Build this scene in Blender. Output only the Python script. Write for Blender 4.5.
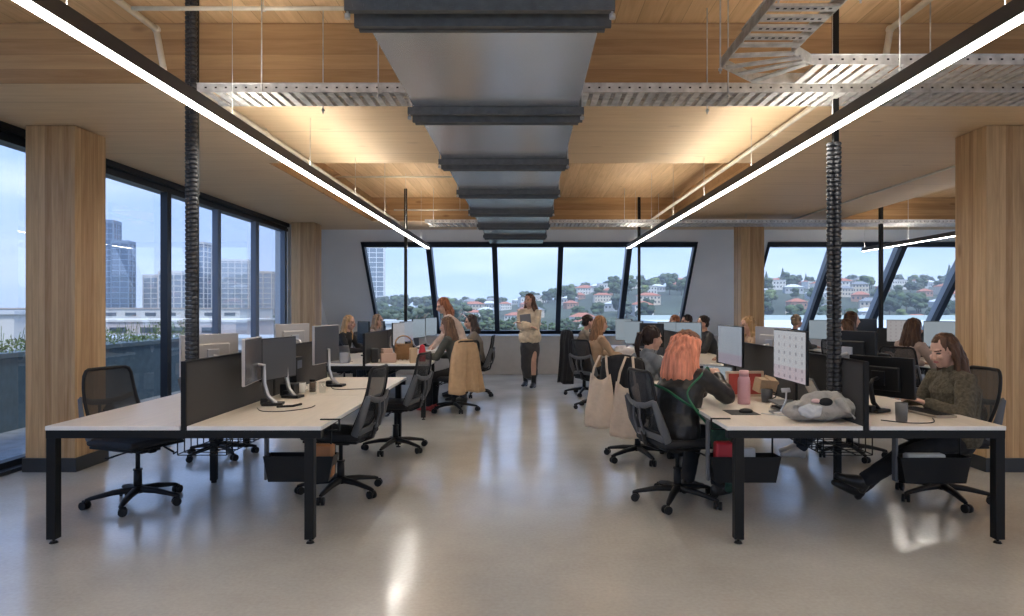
import bpy, bmesh, math, random
from mathutils import Vector, Matrix, Euler, noise
R = math.radians
PI = math.pi
rnd = random.Random(7)
for o in list(bpy.data.objects): bpy.data.objects.remove(o)
C = bpy.context.scene.collection
scn = bpy.context.scene

# ---------------------------------------------------------------- camera
cam = bpy.data.cameras.new('camera'); cam.lens = 24.0; cam.sensor_width = 36.0
cam.shift_x = -14/1024; cam.clip_end = 3000
co = bpy.data.objects.new('camera', cam); C.objects.link(co)
co.location = (0, 0, 1.46); co.rotation_euler = (R(90), 0, 0)
scn.camera = co
scn.view_settings.view_transform = 'Standard'; scn.view_settings.look = 'None'
scn.view_settings.gamma = 1.0; scn.view_settings.use_curve_mapping = False
scn.view_settings.exposure = 1.88

# ---------------------------------------------------------------- sky
w = bpy.data.worlds.new('sky'); scn.world = w; w.use_nodes = True
nt = w.node_tree; nt.nodes.clear(); N = nt.nodes.new; L = nt.links.new
wo = N('ShaderNodeOutputWorld'); bg = N('ShaderNodeBackground'); bg.inputs[1].default_value = .53
tc = N('ShaderNodeTexCoord'); sp = N('ShaderNodeSeparateXYZ'); L(tc.outputs['Generated'], sp.inputs[0])
cr = N('ShaderNodeValToRGB'); L(sp.outputs[2], cr.inputs[0])
e = cr.color_ramp.elements
e[0].position = 0.0; e[0].color = (0.40, 0.53, 0.80, 1)
e[1].position = 0.7; e[1].color = (0.28, 0.46, 0.90, 1)
q = e.new(0.12); q.color = (0.34, 0.49, 0.84, 1)
mp = N('ShaderNodeMapping'); mp.inputs['Scale'].default_value = (1.6, 1.6, 7.0); L(tc.outputs['Generated'], mp.inputs[0])
nz = N('ShaderNodeTexNoise'); nz.inputs['Scale'].default_value = 2.2; nz.inputs['Detail'].default_value = 6; L(mp.outputs[0], nz.inputs[0])
cl = N('ShaderNodeValToRGB'); L(nz.outputs[0], cl.inputs[0])
cl.color_ramp.elements[0].position = .45; cl.color_ramp.elements[0].color = (0, 0, 0, 1)
cl.color_ramp.elements[1].position = .70; cl.color_ramp.elements[1].color = (.8, .8, .8, 1)
mx = N('ShaderNodeMixRGB'); L(cl.outputs[0], mx.inputs[0]); L(cr.outputs[0], mx.inputs[1]); mx.inputs[2].default_value = (.60, .70, .90, 1)
L(mx.outputs[0], bg.inputs[0]); L(bg.outputs[0], wo.inputs[0])

sun = bpy.data.lights.new('sun', 'SUN'); sun.energy = 1.1; sun.angle = R(12); sun.color = (1, .96, .9)
so = bpy.data.objects.new('sun', sun); C.objects.link(so)
so.rotation_euler = Vector((-.2, .45, -.85)).to_track_quat('-Z', 'Y').to_euler()

# ---------------------------------------------------------------- materials
MC = {}
def mat(name, col, rough=.5, metal=0., noise_amt=0., noise_scale=8., bump=0., bump_scale=60., emit=0., spec=.5, stretch=None, coat=0., sheen=0.):
    if name in MC: return MC[name]
    m = bpy.data.materials.new(name); m.use_nodes = True; t = m.node_tree
    b = t.nodes['Principled BSDF']; b.inputs['Roughness'].default_value = rough; b.inputs['Metallic'].default_value = metal
    b.inputs['Specular IOR Level'].default_value = spec
    if coat: b.inputs['Coat Weight'].default_value = coat; b.inputs['Coat Roughness'].default_value = .1
    if sheen: b.inputs['Sheen Weight'].default_value = sheen
    c4 = (*col, 1); b.inputs['Base Color'].default_value = c4
    if emit: b.inputs['Emission Color'].default_value = c4; b.inputs['Emission Strength'].default_value = emit
    n = t.nodes.new; l = t.links.new
    if noise_amt or bump:
        tc = n('ShaderNodeTexCoord'); mp = n('ShaderNodeMapping'); l(tc.outputs['Object'], mp.inputs[0])
        if stretch: mp.inputs['Scale'].default_value = stretch
    if noise_amt:
        nz = n('ShaderNodeTexNoise'); nz.inputs['Scale'].default_value = noise_scale; nz.inputs['Detail'].default_value = 5
        l(mp.outputs[0], nz.inputs[0]); r = n('ShaderNodeValToRGB'); l(nz.outputs[0], r.inputs[0])
        lo = tuple(max(0, x*(1-noise_amt)) for x in col); hi = tuple(min(1, x*(1+noise_amt)) for x in col)
        r.color_ramp.elements[0].position = .3; r.color_ramp.elements[1].position = .7
        r.color_ramp.elements[0].color = (*lo, 1); r.color_ramp.elements[1].color = (*hi, 1)
        l(r.outputs[0], b.inputs['Base Color'])
    if bump:
        n2 = n('ShaderNodeTexNoise'); n2.inputs['Scale'].default_value = bump_scale; n2.inputs['Detail'].default_value = 3
        l(mp.outputs[0], n2.inputs[0]); bp = n('ShaderNodeBump'); bp.inputs['Strength'].default_value = bump; bp.inputs['Distance'].default_value = .01
        l(n2.outputs[0], bp.inputs['Height']); l(bp.outputs[0], b.inputs['Normal'])
    MC[name] = m; return m

def wood(name, base, dark, board_axis='Y', board_w=.14, grain_axis='X', rough=.55, knots=.5, var=.35):
    """boards laid side by side along board_axis, grain running along grain_axis"""
    m = bpy.data.materials.new(name); m.use_nodes = True; t = m.node_tree; n = t.nodes.new; l = t.links.new
    b = t.nodes['Principled BSDF']; b.inputs['Roughness'].default_value = rough; b.inputs['Specular IOR Level'].default_value = .3
    tc = n('ShaderNodeTexCoord'); s = n('ShaderNodeSeparateXYZ'); l(tc.outputs['Object'], s.inputs[0])
    def ma(op, a, bb=None, c=None):
        x = n('ShaderNodeMath'); x.operation = op
        for i, v in enumerate((a, bb, c)):
            if v is None: continue
            if isinstance(v, (int, float)): x.inputs[i].default_value = v
            else: l(v, x.inputs[i])
        return x.outputs[0]
    if board_axis == 'XY': u = ma('ADD', s.outputs['X'], ma('MULTIPLY', s.outputs['Y'], .97))
    else: u = s.outputs[board_axis]
    ub = ma('DIVIDE', u, board_w); fl = ma('FLOOR', ub); fr = ma('SUBTRACT', ub, fl)
    wn = n('ShaderNodeTexWhiteNoise'); wn.noise_dimensions = '1D'; l(ma('ADD', fl, .37), wn.inputs['W'])
    sc = {'X': (.6, 9, 9), 'Y': (9, .6, 9), 'Z': (9, 9, .6)}[grain_axis]
    mp = n('ShaderNodeMapping'); mp.inputs['Scale'].default_value = sc; l(tc.outputs['Object'], mp.inputs[0])
    off = n('ShaderNodeCombineXYZ'); k = ma('MULTIPLY', wn.outputs['Value'], 37.)
    for i in range(3): l(k, off.inputs[i])
    l(off.outputs[0], mp.inputs['Location'])
    nz = n('ShaderNodeTexNoise'); nz.inputs['Scale'].default_value = 2.4; nz.inputs['Detail'].default_value = 8; nz.inputs['Roughness'].default_value = .62
    nz.inputs['Distortion'].default_value = .6; l(mp.outputs[0], nz.inputs[0])
    f = ma('ADD', ma('MULTIPLY', nz.outputs[0], .75), ma('MULTIPLY', ma('SUBTRACT', wn.outputs['Value'], .5), var))
    r = n('ShaderNodeValToRGB'); l(f, r.inputs[0]); r.color_ramp.elements[0].position = .18; r.color_ramp.elements[1].position = .58
    r.color_ramp.elements[0].color = (*dark, 1); r.color_ramp.elements[1].color = (*base, 1)
    # knots
    sk = {'X': (1.3, 3.4, 3.4), 'Y': (3.4, 1.3, 3.4), 'Z': (3.4, 3.4, 1.3)}[grain_axis]
    mk = n('ShaderNodeMapping'); mk.inputs['Scale'].default_value = sk; l(tc.outputs['Object'], mk.inputs[0])
    vo = n('ShaderNodeTexVoronoi'); vo.inputs['Scale'].default_value = 1.0; l(mk.outputs[0], vo.inputs[0])
    kr = n('ShaderNodeValToRGB'); l(vo.outputs['Distance'], kr.inputs[0]); kr.color_ramp.elements[0].position = .05; kr.color_ramp.elements[1].position = .11
    kr.color_ramp.elements[0].color = (1, 1, 1, 1); kr.color_ramp.elements[1].color = (0, 0, 0, 1)
    mk2 = n('ShaderNodeMixRGB'); l(ma('MULTIPLY', kr.outputs[0], knots), mk2.inputs[0]); l(r.outputs[0], mk2.inputs[1])
    mk2.inputs[2].default_value = (dark[0]*.5, dark[1]*.4, dark[2]*.4, 1)
    # seams
    seam = ma('LESS_THAN', fr, .035 if board_w < .2 else .012)
    mx = n('ShaderNodeMixRGB'); l(ma('MULTIPLY', seam, .45), mx.inputs[0]); l(mk2.outputs[0], mx.inputs[1])
    mx.inputs[2].default_value = (dark[0]*.45, dark[1]*.4, dark[2]*.4, 1)
    l(mx.outputs[0], b.inputs['Base Color']); MC[name] = m; return m

def mixglass(name, tint=(.93, .96, .97), gl=1.0, ior=1.5):
    m = bpy.data.materials.new(name); m.use_nodes = True; t = m.node_tree; t.nodes.clear(); n = t.nodes.new; l = t.links.new
    o = n('ShaderNodeOutputMaterial'); tr = n('ShaderNodeBsdfTransparent'); tr.inputs[0].default_value = (*tint, 1)
    g = n('ShaderNodeBsdfGlossy'); g.inputs['Roughness'].default_value = .01; g.inputs[0].default_value = (gl, gl, gl, 1)
    fr = n('ShaderNodeFresnel'); fr.inputs[0].default_value = ior; mx = n('ShaderNodeMixShader')
    ge = n('ShaderNodeNewGeometry'); k = n('ShaderNodeMath'); k.operation = 'MULTIPLY'; iv = n('ShaderNodeMath'); iv.operation = 'SUBTRACT'; iv.inputs[0].default_value = 1.0
    l(ge.outputs['Backfacing'], iv.inputs[1]); l(fr.outputs[0], k.inputs[0]); l(iv.outputs[0], k.inputs[1]); l(k.outputs[0], mx.inputs[0]); l(tr.outputs[0], mx.inputs[1]); l(g.outputs[0], mx.inputs[2]); l(mx.outputs[0], o.inputs[0])
    MC[name] = m; return m

def meshfabric(name, col, dens=.72, scale=260.):
    m = bpy.data.materials.new(name); m.use_nodes = True; t = m.node_tree; n = t.nodes.new; l = t.links.new
    b = t.nodes['Principled BSDF']; b.inputs['Base Color'].default_value = (*col, 1); b.inputs['Roughness'].default_value = .7
    tc = n('ShaderNodeTexCoord'); ck = n('ShaderNodeTexChecker'); ck.inputs['Scale'].default_value = scale; l(tc.outputs['Object'], ck.inputs[0])
    a = n('ShaderNodeMath'); a.operation = 'MULTIPLY_ADD'; l(ck.outputs['Fac'], a.inputs[0]); a.inputs[1].default_value = .3; a.inputs[2].default_value = dens-.15
    l(a.outputs[0], b.inputs['Alpha']); MC[name] = m; return m

def emis(name, col, s):
    m = bpy.data.materials.new(name); m.use_nodes = True; t = m.node_tree; t.nodes.clear()
    o = t.nodes.new('ShaderNodeOutputMaterial'); e = t.nodes.new('ShaderNodeEmission'); e.inputs[0].default_value = (*col, 1); e.inputs[1].default_value = s
    t.links.new(e.outputs[0], o.inputs[0]); MC[name] = m; return m

def screenmat(name, bgc, fg, strength=.5, scale=(6, 6, 6), blocks=True, grad=None):
    """an lit computer screen: pale page with rows of small blocks"""
    m = bpy.data.materials.new(name); m.use_nodes = True; t = m.node_tree; n = t.nodes.new; l = t.links.new
    b = t.nodes['Principled BSDF']; b.inputs['Base Color'].default_value = (.02, .02, .02, 1); b.inputs['Roughness'].default_value = .25
    tc = n('ShaderNodeTexCoord'); s = n('ShaderNodeSeparateXYZ'); l(tc.outputs['Generated'], s.inputs[0])
    cb = n('ShaderNodeCombineXYZ'); l(s.outputs['X'], cb.inputs[0]); l(s.outputs['Z'], cb.inputs[1])
    mp = n('ShaderNodeMapping'); mp.inputs['Scale'].default_value = scale; l(cb.outputs[0], mp.inputs[0])
    br = n('ShaderNodeTexBrick'); br.inputs['Scale'].default_value = 1; br.inputs['Mortar Size'].default_value = .3; br.inputs['Mortar Smooth'].default_value = 0
    br.inputs['Brick Width'].default_value = .8; br.inputs['Row Height'].default_value = 1.0; br.offset = 0
    br.inputs['Mortar'].default_value = (*bgc, 1); br.inputs['Color1'].default_value = (*fg, 1); br.inputs['Color2'].default_value = (*[(a+c)/2 for a, c in zip(bgc, fg)], 1)
    l(mp.outputs[0], br.inputs[0]); out = br.outputs[0]
    if grad:
        r = n('ShaderNodeValToRGB'); l(s.outputs['Z'], r.inputs[0]); r.color_ramp.interpolation = 'CONSTANT'
        r.color_ramp.elements[0].position = 0; r.color_ramp.elements[0].color = (*grad, 1); r.color_ramp.elements[1].position = .28; r.color_ramp.elements[1].color = (1, 1, 1, 1)
        mx = n('ShaderNodeMixRGB'); mx.blend_type = 'MULTIPLY'; mx.inputs[0].default_value = 1; l(out, mx.inputs[1]); l(r.outputs[0], mx.inputs[2]); out = mx.outputs[0]
    if not blocks:
        rg = n('ShaderNodeRGB'); rg.outputs[0].default_value = (*bgc, 1); out = rg.outputs[0]
    l(out, b.inputs['Emission Color']); b.inputs['Emission Strength'].default_value = strength
    MC[name] = m; return m

# ---------------------------------------------------------------- geometry helpers
class MB:
    """collects shapes in one bmesh and links them as one mesh object"""
    def __init__(s): s.bm = bmesh.new(); s.mi = 0
    def _add(s, vs, fs):
        bv = [s.bm.verts.new(v) for v in vs]; out = []
        for f in fs:
            try: ff = s.bm.faces.new([bv[i] for i in f]); ff.material_index = s.mi; out.append(ff)
            except ValueError: pass
        return bv, out
    def box(s, c, d, rot=None, bev=0., seg=2):
        x, y, z = [k/2 for k in d]; vs = [Vector((a*x, b*y, cc*z)) for a in (-1, 1) for b in (-1, 1) for cc in (-1, 1)]
        if rot is not None:
            M3 = rot if isinstance(rot, Matrix) else Euler(rot).to_matrix()
            vs = [M3 @ v for v in vs]
        c = Vector(c); vs = [v+c for v in vs]
        fs = [(0, 1, 3, 2), (4, 6, 7, 5), (0, 4, 5, 1), (2, 3, 7, 6), (0, 2, 6, 4), (1, 5, 7, 3)]
        bv, bf = s._add(vs, fs)
        if bev:
            es = list({e for f in bf for e in f.edges})
            r = bmesh.ops.bevel(s.bm, geom=es, offset=bev, segments=seg, profile=.5, affect='EDGES')
            for f in r['faces']: f.material_index = s.mi; f.smooth = True
        return s
    def b2(s, p0, p1, bev=0.):
        c = [(a+b)/2 for a, b in zip(p0, p1)]; d = [abs(b-a) for a, b in zip(p0, p1)]
        return s.box(c, d, None, bev)
    def loft(s, pts, rs, seg=12, side=None, caps=True, smooth=True):
        """tube with elliptical sections; rs entries are r or (r_side, r_other)"""
        pts = [Vector(p) for p in pts]; n = len(pts); rings = []; prev = None
        for i, p in enumerate(pts):
            t = (pts[min(i+1, n-1)] - pts[max(i-1, 0)])
            if t.length < 1e-9: t = Vector((0, 0, 1))
            t.normalize()
            if side is not None: a = Vector(side)
            elif prev is not None: a = prev
            else: a = Vector((1, 0, 0)) if abs(t.x) < .9 else Vector((0, 1, 0))
            a = (a - t*a.dot(t))
            if a.length < 1e-6: a = t.orthogonal()
            a.normalize(); b = t.cross(a); prev = a
            r = rs[i] if isinstance(rs, list) else rs
            ra, rb = r if isinstance(r, (list, tuple)) else (r, r)
            rings.append((p, a, b, t, ra, rb))
        allr = []
        if caps:
            p, a, b, t, ra, rb = rings[0]; k = min(ra, rb)
            for f in (.0, .5, .85): 
                sc = math.sqrt(max(0, 1-(1-f)**2)) if f else .02
                allr.append((p - t*k*(1-f), a, b, ra*sc, rb*sc))
        for p, a, b, t, ra, rb in rings: allr.append((p, a, b, ra, rb))
        if caps:
            p, a, b, t, ra, rb = rings[-1]; k = min(ra, rb)
            for f in (.85, .5, 0.):
                sc = math.sqrt(max(0, 1-(1-f)**2)) if f else .02
                allr.append((p + t*k*(1-f), a, b, ra*sc, rb*sc))
        vs = []
        for p, a, b, ra, rb in allr:
            for j in range(seg):
                th = 2*PI*j/seg; vs.append(p + a*math.cos(th)*ra + b*math.sin(th)*rb)
        fs = []
        m = len(allr)
        for i in range(m-1):
            for j in range(seg):
                j2 = (j+1) % seg; fs.append((i*seg+j, i*seg+j2, (i+1)*seg+j2, (i+1)*seg+j))
        fs.append(tuple(range(seg))[::-1]); fs.append(tuple(range((m-1)*seg, m*seg)))
        bv, bf = s._add(vs, fs)
        for f in bf: f.smooth = smooth
        return s
    def cyl(s, p0, p1, r0, r1=None, seg=12, smooth=True):
        p0, p1 = Vector(p0), Vector(p1); r1 = r0 if r1 is None else r1
        t = (p1-p0).normalized(); a = t.orthogonal().normalized(); b = t.cross(a); vs = []
        for p, r in ((p0, r0), (p1, r1)):
            for j in range(seg):
                th = 2*PI*j/seg; vs.append(p + (a*math.cos(th)+b*math.sin(th))*r)
        fs = [(j, (j+1) % seg, seg+(j+1) % seg, seg+j) for j in range(seg)]
        bv, bf = s._add(vs, fs + [tuple(range(seg))[::-1], tuple(range(seg, 2*seg))])
        for f in bf[:seg]: f.smooth = smooth
        return s
    def ell(s, c, r, rot=None, u=14, v=10):
        c = Vector(c); r = (r, r, r) if isinstance(r, (int, float)) else r
        M3 = rot if isinstance(rot, Matrix) else (Euler(rot).to_matrix() if rot else Matrix.Identity(3)); vs = []
        for i in range(1, v):
            ph = PI*i/v
            for j in range(u):
                th = 2*PI*j/u; vs.append(c + M3 @ Vector((math.sin(ph)*math.cos(th)*r[0], math.sin(ph)*math.sin(th)*r[1], math.cos(ph)*r[2])))
        top = len(vs); vs.append(c + M3 @ Vector((0, 0, r[2]))); vs.append(c + M3 @ Vector((0, 0, -r[2])))
        fs = []
        for i in range(v-2):
            for j in range(u): fs.append((i*u+j, (i+1)*u+j, (i+1)*u+(j+1) % u, i*u+(j+1) % u))
        for j in range(u): fs.append((top, j, (j+1) % u)); fs.append((top+1, (v-2)*u+(j+1) % u, (v-2)*u+j))
        bv, bf = s._add(vs, fs)
        for f in bf: f.smooth = True
        return s
    def prism(s, poly, z0, z1, axis='Z'):
        n = len(poly)
        def P(a, b, c): return {'Z': (a, b, c), 'Y': (a, c, b), 'X': (c, a, b)}[axis]
        vs = [P(a, b, z0) for a, b in poly] + [P(a, b, z1) for a, b in poly]
        s._add(vs, [(j, (j+1) % n, n+(j+1) % n, n+j) for j in range(n)] + [tuple(range(n))[::-1], tuple(range(n, 2*n))])
        return s
    def quad(s, a, b, c, d): s._add([a, b, c, d], [(0, 1, 2, 3)]); return s
    def build(s, name, m, parent=None, smooth=False, recalc=True):
        if recalc: bmesh.ops.recalc_face_normals(s.bm, faces=s.bm.faces[:])
        me = bpy.data.meshes.new(name); s.bm.to_mesh(me); s.bm.free()
        for x in (m if isinstance(m, (list, tuple)) else [m]): me.materials.append(x)
        if smooth:
            for p in me.polygons: p.use_smooth = True
        o = bpy.data.objects.new(name, me); C.objects.link(o)
        if parent: o.parent = parent
        return o

def organic(name, mb, m, parent=None, voxel=.008, smooth=4, fac=.6, assign=None, warp=None):
    """fuse the overlapping shapes of mb into one continuous smooth skin"""
    bmesh.ops.recalc_face_normals(mb.bm, faces=mb.bm.faces[:])
    me = bpy.data.meshes.new('tmp'); mb.bm.to_mesh(me); mb.bm.free()
    t = bpy.data.objects.new('tmp', me); C.objects.link(t)
    r = t.modifiers.new('r', 'REMESH'); r.mode = 'VOXEL'; r.voxel_size = voxel
    if smooth: sm = t.modifiers.new('s', 'SMOOTH'); sm.iterations = smooth; sm.factor = fac
    dg = bpy.context.evaluated_depsgraph_get(); dg.update()
    me2 = bpy.data.meshes.new_from_object(t.evaluated_get(dg))
    bpy.data.objects.remove(t); bpy.data.meshes.remove(me); me2.name = name
    me2.materials.clear()
    for x in (m if isinstance(m, (list, tuple)) else [m]): me2.materials.append(x)
    if warp:
        cs = [(v.co.copy(), v.normal.copy()) for v in me2.vertices]
        fl_ = [k for c_, n_ in cs for k in warp(c_, n_)]
        me2.vertices.foreach_set('co', fl_); me2.update()
    for p in me2.polygons:
        p.use_smooth = True; p.material_index = assign(p.center) if assign else 0
    o = bpy.data.objects.new(name, me2); C.objects.link(o)
    if parent: o.parent = parent
    return o

def smo(P, k=6):
    P = [Vector(p) for p in P]; Q = []
    for i in range(len(P)-1):
        p0, p1, p2, p3 = P[max(i-1, 0)], P[i], P[i+1], P[min(i+2, len(P)-1)]
        for j in range(k): u = j/k; Q.append(.5*((2*p1)+(p2-p0)*u+(2*p0-5*p1+4*p2-p3)*u*u+(3*p1-p0-3*p2+p3)*u**3))
    return Q+[P[-1]]
def tag(o, label=None, cat=None, group=None, kind=None):
    if label: o['label'] = label
    if cat: o['category'] = cat
    if group: o['group'] = group
    if kind: o['kind'] = kind
    return o
def thing(name, label, cat, loc=(0, 0, 0), rz=0., group=None):
    o = bpy.data.objects.new(name, None); C.objects.link(o); o.location = loc; o.rotation_euler = (0, 0, rz); o.empty_display_size = .1
    return tag(o, label, cat, group)
def struct(name, mb, m, parent=None):
    o = mb.build(name, m, parent)
    if not parent: o['kind'] = 'structure'
    return o
def dup(o, loc=None, rz=None, label=None, group=None, parent=None, scale=None):
    c = o.copy(); C.objects.link(c); c.parent = parent
    for ch in [x for x in o.children]: dup(ch, parent=c)
    if loc is not None: c.location = loc
    if rz is not None: c.rotation_euler = (0, 0, rz)
    if scale is not None: c.scale = scale
    if label: c['label'] = label
    if group: c['group'] = group
    return c
def face(fx, fy): return math.atan2(-fx, fy)

BLK = mat('black_powdercoat', (.008, .008, .008), .5, spec=.25)
BPL = mat('black_plastic', (.010, .010, .011), .5, spec=.3)
DGR = mat('dark_grey_plastic', (.11, .115, .125), .5, spec=.35)
STL = mat('galvanised_steel', (.62, .62, .61), .5, .7, .22, 18)
ALU = mat('brushed_aluminium', (.62, .63, .65), .3, .9)
WHT = mat('white_plastic', (.75, .75, .74), .4)
# ---------------------------------------------------------------- the room
PINE = (.62, .41, .23); PIND = (.40, .235, .115)
ceil_y = wood('ceiling_timber_lengthwise', (.78, .545, .31), (.56, .355, .18), 'X', .16, 'Y', var=.22, knots=.35)
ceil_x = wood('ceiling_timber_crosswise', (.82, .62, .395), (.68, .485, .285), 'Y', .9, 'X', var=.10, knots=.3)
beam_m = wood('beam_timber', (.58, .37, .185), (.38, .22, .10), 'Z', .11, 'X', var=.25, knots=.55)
col_m = wood('column_timber', (.66, .45, .245), (.38, .225, .105), 'XY', .058, 'Z', var=.26, knots=.5, rough=.5)

conc = bpy.data.materials.new('polished_concrete'); conc.use_nodes = True; t = conc.node_tree; n = t.nodes.new; l = t.links.new
b = t.nodes['Principled BSDF']; tc = n('ShaderNodeTexCoord')
n1 = n('ShaderNodeTexNoise'); n1.inputs['Scale'].default_value = .8; n1.inputs['Detail'].default_value = 6; n1.inputs['Roughness'].default_value = .6; l(tc.outputs['Object'], n1.inputs[0])
r1 = n('ShaderNodeValToRGB'); l(n1.outputs[0], r1.inputs[0]); r1.color_ramp.elements[0].position = .3; r1.color_ramp.elements[1].position = .7
r1.color_ramp.elements[0].color = (.42, .405, .37, 1); r1.color_ramp.elements[1].color = (.56, .545, .505, 1)
n2 = n('ShaderNodeTexNoise'); n2.inputs['Scale'].default_value = 45; n2.inputs['Detail'].default_value = 3; l(tc.outputs['Object'], n2.inputs[0])
r2 = n('ShaderNodeMapRange'); r2.inputs['To Min'].default_value = .84; r2.inputs['To Max'].default_value = 1.12; l(n2.outputs[0], r2.inputs[0])
mx = n('ShaderNodeVectorMath'); mx.operation = 'MULTIPLY'; l(r1.outputs[0], mx.inputs[0]); l(r2.outputs[0], mx.inputs[1]); l(mx.outputs[0], b.inputs['Base Color'])
n3 = n('ShaderNodeTexNoise'); n3.inputs['Scale'].default_value = 1.3; n3.inputs['Detail'].default_value = 4; l(tc.outputs['Object'], n3.inputs[0])
r3 = n('ShaderNodeMapRange'); r3.inputs['From Min'].default_value = .3; r3.inputs['From Max'].default_value = .7; r3.inputs['To Min'].default_value = .13; r3.inputs['To Max'].default_value = .24; l(n3.outputs[0], r3.inputs[0]); l(r3.outputs[0], b.inputs['Roughness'])
b.inputs['Specular IOR Level'].default_value = 1.0
n4 = n('ShaderNodeTexNoise'); n4.inputs['Scale'].default_value = 2.2; n4.inputs['Detail'].default_value = 1; l(tc.outputs['Object'], n4.inputs[0])
bp = n('ShaderNodeBump'); bp.inputs['Strength'].default_value = .06; bp.inputs['Distance'].default_value = .03; l(n4.outputs[0], bp.inputs['Height']); l(bp.outputs[0], b.inputs['Normal'])
FRM = mat('dark_window_frame', (.018, .022, .03), .4, .3)
MUL = mat('grey_window_mullion', (.15, .18, .23), .45, .2)
WALL = mat('painted_wall', (.86, .86, .85), .7, noise_amt=.03, noise_scale=1.5)
WALLD = mat('painted_wall_grey', (.42, .41, .405), .75, noise_amt=.03, noise_scale=1.5)
GLS = mixglass('window_glass'); GLB = mixglass('facade_glass', (.90, .92, .94), 1.0, 1.75)

XL, XR, YB = -4.6, 11.6, -6.0
HS, HU = 3.09, 3.53                                    # soffit and upper ceiling heights
struct('floor', MB().b2((XL-.12, YB, -.2), (XR, 16.3, 0)), conc)
c = MB().b2((XL-.3, YB, HU), (XR+.1, 14.9, HU+.25)); up = struct('ceiling', c, ceil_y)
# dropped timber bands, as one ceiling grid
g = MB()
g.b2((XL-.3, 4.97, HS), (XR+.1, 7.68, HU)); g.b2((XL-.3, 12.8, HS), (XR+.1, 14.9, HU))
g.b2((XL-.3, -4., HS), (XR+.1, -1.9, HU))
struct('trim_1', g, ceil_x)
g = MB(); g.b2((XL-.3, 7.68, HS), (-2.9, 12.8, HU)); g.b2((2.85, 7.68, HS), (5.75, 12.8, HU)); struct('trim_2', g, ceil_x)
# facing boards of the bands
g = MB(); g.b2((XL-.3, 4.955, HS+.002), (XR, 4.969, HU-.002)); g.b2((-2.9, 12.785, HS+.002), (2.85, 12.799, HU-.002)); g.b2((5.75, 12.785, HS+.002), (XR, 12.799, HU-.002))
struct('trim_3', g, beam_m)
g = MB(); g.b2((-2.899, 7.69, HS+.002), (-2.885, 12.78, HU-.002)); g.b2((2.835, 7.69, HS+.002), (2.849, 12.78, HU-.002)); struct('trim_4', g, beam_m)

# inclined rear wall with two ribbon windows
def wy(h): return 16.0 - (h-.874)*.818                 # y of the inclined inner face at height h
TH = .16
def slab(g, x0, x1, h0, h1, off=0., th=TH):
    pts = [(wy(h0)+off, h0), (wy(h1)+off, h1), (wy(h1)+off+th, h1), (wy(h0)+off+th, h0)]
    g.prism(pts, x0, x1, 'X')
WX = [(-3.48, 3.62, [-2.07, -.67, .74, 2.2]), (5.1, 10.95, [6.58, 8.02, 9.48])]
HB, HT = .874, 2.83
g = MB()
slab(g, XL-.3, WX[0][0], 0, HS+.3); slab(g, WX[0][1], WX[1][0], 0, HS+.3); slab(g, WX[1][1], XR, 0, HS+.3)
for x0, x1, _ in WX: slab(g, x0, x1, 0, HB-.02); slab(g, x0, x1, HT+.02, HS+.3)
struct('wall_back', g, WALL)
g = MB(); g.b2((XL, 15.1, 0), (XR, 15.25, .80)); g.b2((XL, 15.06, .80), (XR, 16.0, .85)); struct('trim_5', g, mat('sill_paint', (.50, .49, .48), .6, noise_amt=.04))
FIN = mat('blue_grey_fin', (.34, .36, .39), .5)
for k, (x0, x1, ms) in enumerate(WX):
    root = thing('window_%d' % (k+1), None, None); root['kind'] = 'structure'
    g = MB(); slab(g, x0, x1, HT-.075, HT+.02, -.03, .2); slab(g, x0, x1, HB-.02, HB+.06, -.03, .2)
    slab(g, x0, x0+.06, HB, HT, -.03, .2); slab(g, x1-.06, x1, HB, HT, -.03, .2)
    g.build('window_frame', FRM, root)
    xs = [x0]+ms+[x1]
    for m_ in ms:
        g = MB(); slab(g, m_-.055, m_+.055, HB+.04, HT-.05, -.02, .16); q = g.build('mullion', FRM, root); g = MB(); slab(g, m_-.045, m_+.045, HB+.04, HT-.05, .142, .22); g.build('outer_fin', FIN, q)
    for a, b_ in zip(xs, xs[1:]):
        g = MB(); slab(g, a+.03, b_-.03, HB+.03, HT-.04, .09, .012); g.build('glass_pane', GLS, root)

# glazed left side
root = thing('window_3', None, None); root['kind'] = 'structure'
g = MB(); g.b2((XL-.22, YB, HS-.07), (XL+.03, 13.2, HS-.001)); g.b2((XL-.16, YB, HS-.155), (XL+.0, 13.2, HS-.10)); g.b2((XL-.2, YB, HS-.1), (XL-.02, 13.2, HS-.07)); g.build('header', FRM, root)
g = MB(); g.b2((XL-.16, YB, .001), (XL+.06, 13.2, .035)); g.b2((XL-.12, YB, .035), (XL-.02, 13.2, .09)); g.build('sill_track', FRM, root)
ys = [-6, -4.5, -3.05, -1.6, -.1, 1.36, 2.85, 4.32, 5.8, 7.27, 8.75, 10.25, 11.7, 13.08]
for i, y in enumerate(ys):
    g = MB(); wd = .07 if i % 2 == 0 else .05
    if y in (8.75,): g.b2((XL-.06, y-.05, .09), (XL+.03, y+.05, HS-.15)); mm = FRM
    else: g.b2((XL-.09, y-wd, .09), (XL+.0, y+wd, HS-.15)); mm = MUL
    g.build('mullion', mm, root)
for a, b_ in zip(ys, ys[1:]): MB().b2((XL-.07, a+.04, .08), (XL-.055, b_-.04, HS-.15)).build('glass_pane', GLB, root)
struct('wall_left', MB().b2((XL-.25, 13.2, 0), (XL, 16.3, HU)), WALL)
g = MB(); g.b2((XR, YB, 0), (XR+.15, 16.3, .9)); g.b2((XR, YB, 2.9), (XR+.15, 16.3, HU)); struct('wall_right', g, WALLD)
g = MB(); g.b2((XL-.3, YB-.15, 0), (XR, YB, .3)); g.b2((XL-.3, YB-.15, 3.0), (XR, YB, HU)); struct('wall_front', g, WALLD)
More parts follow.
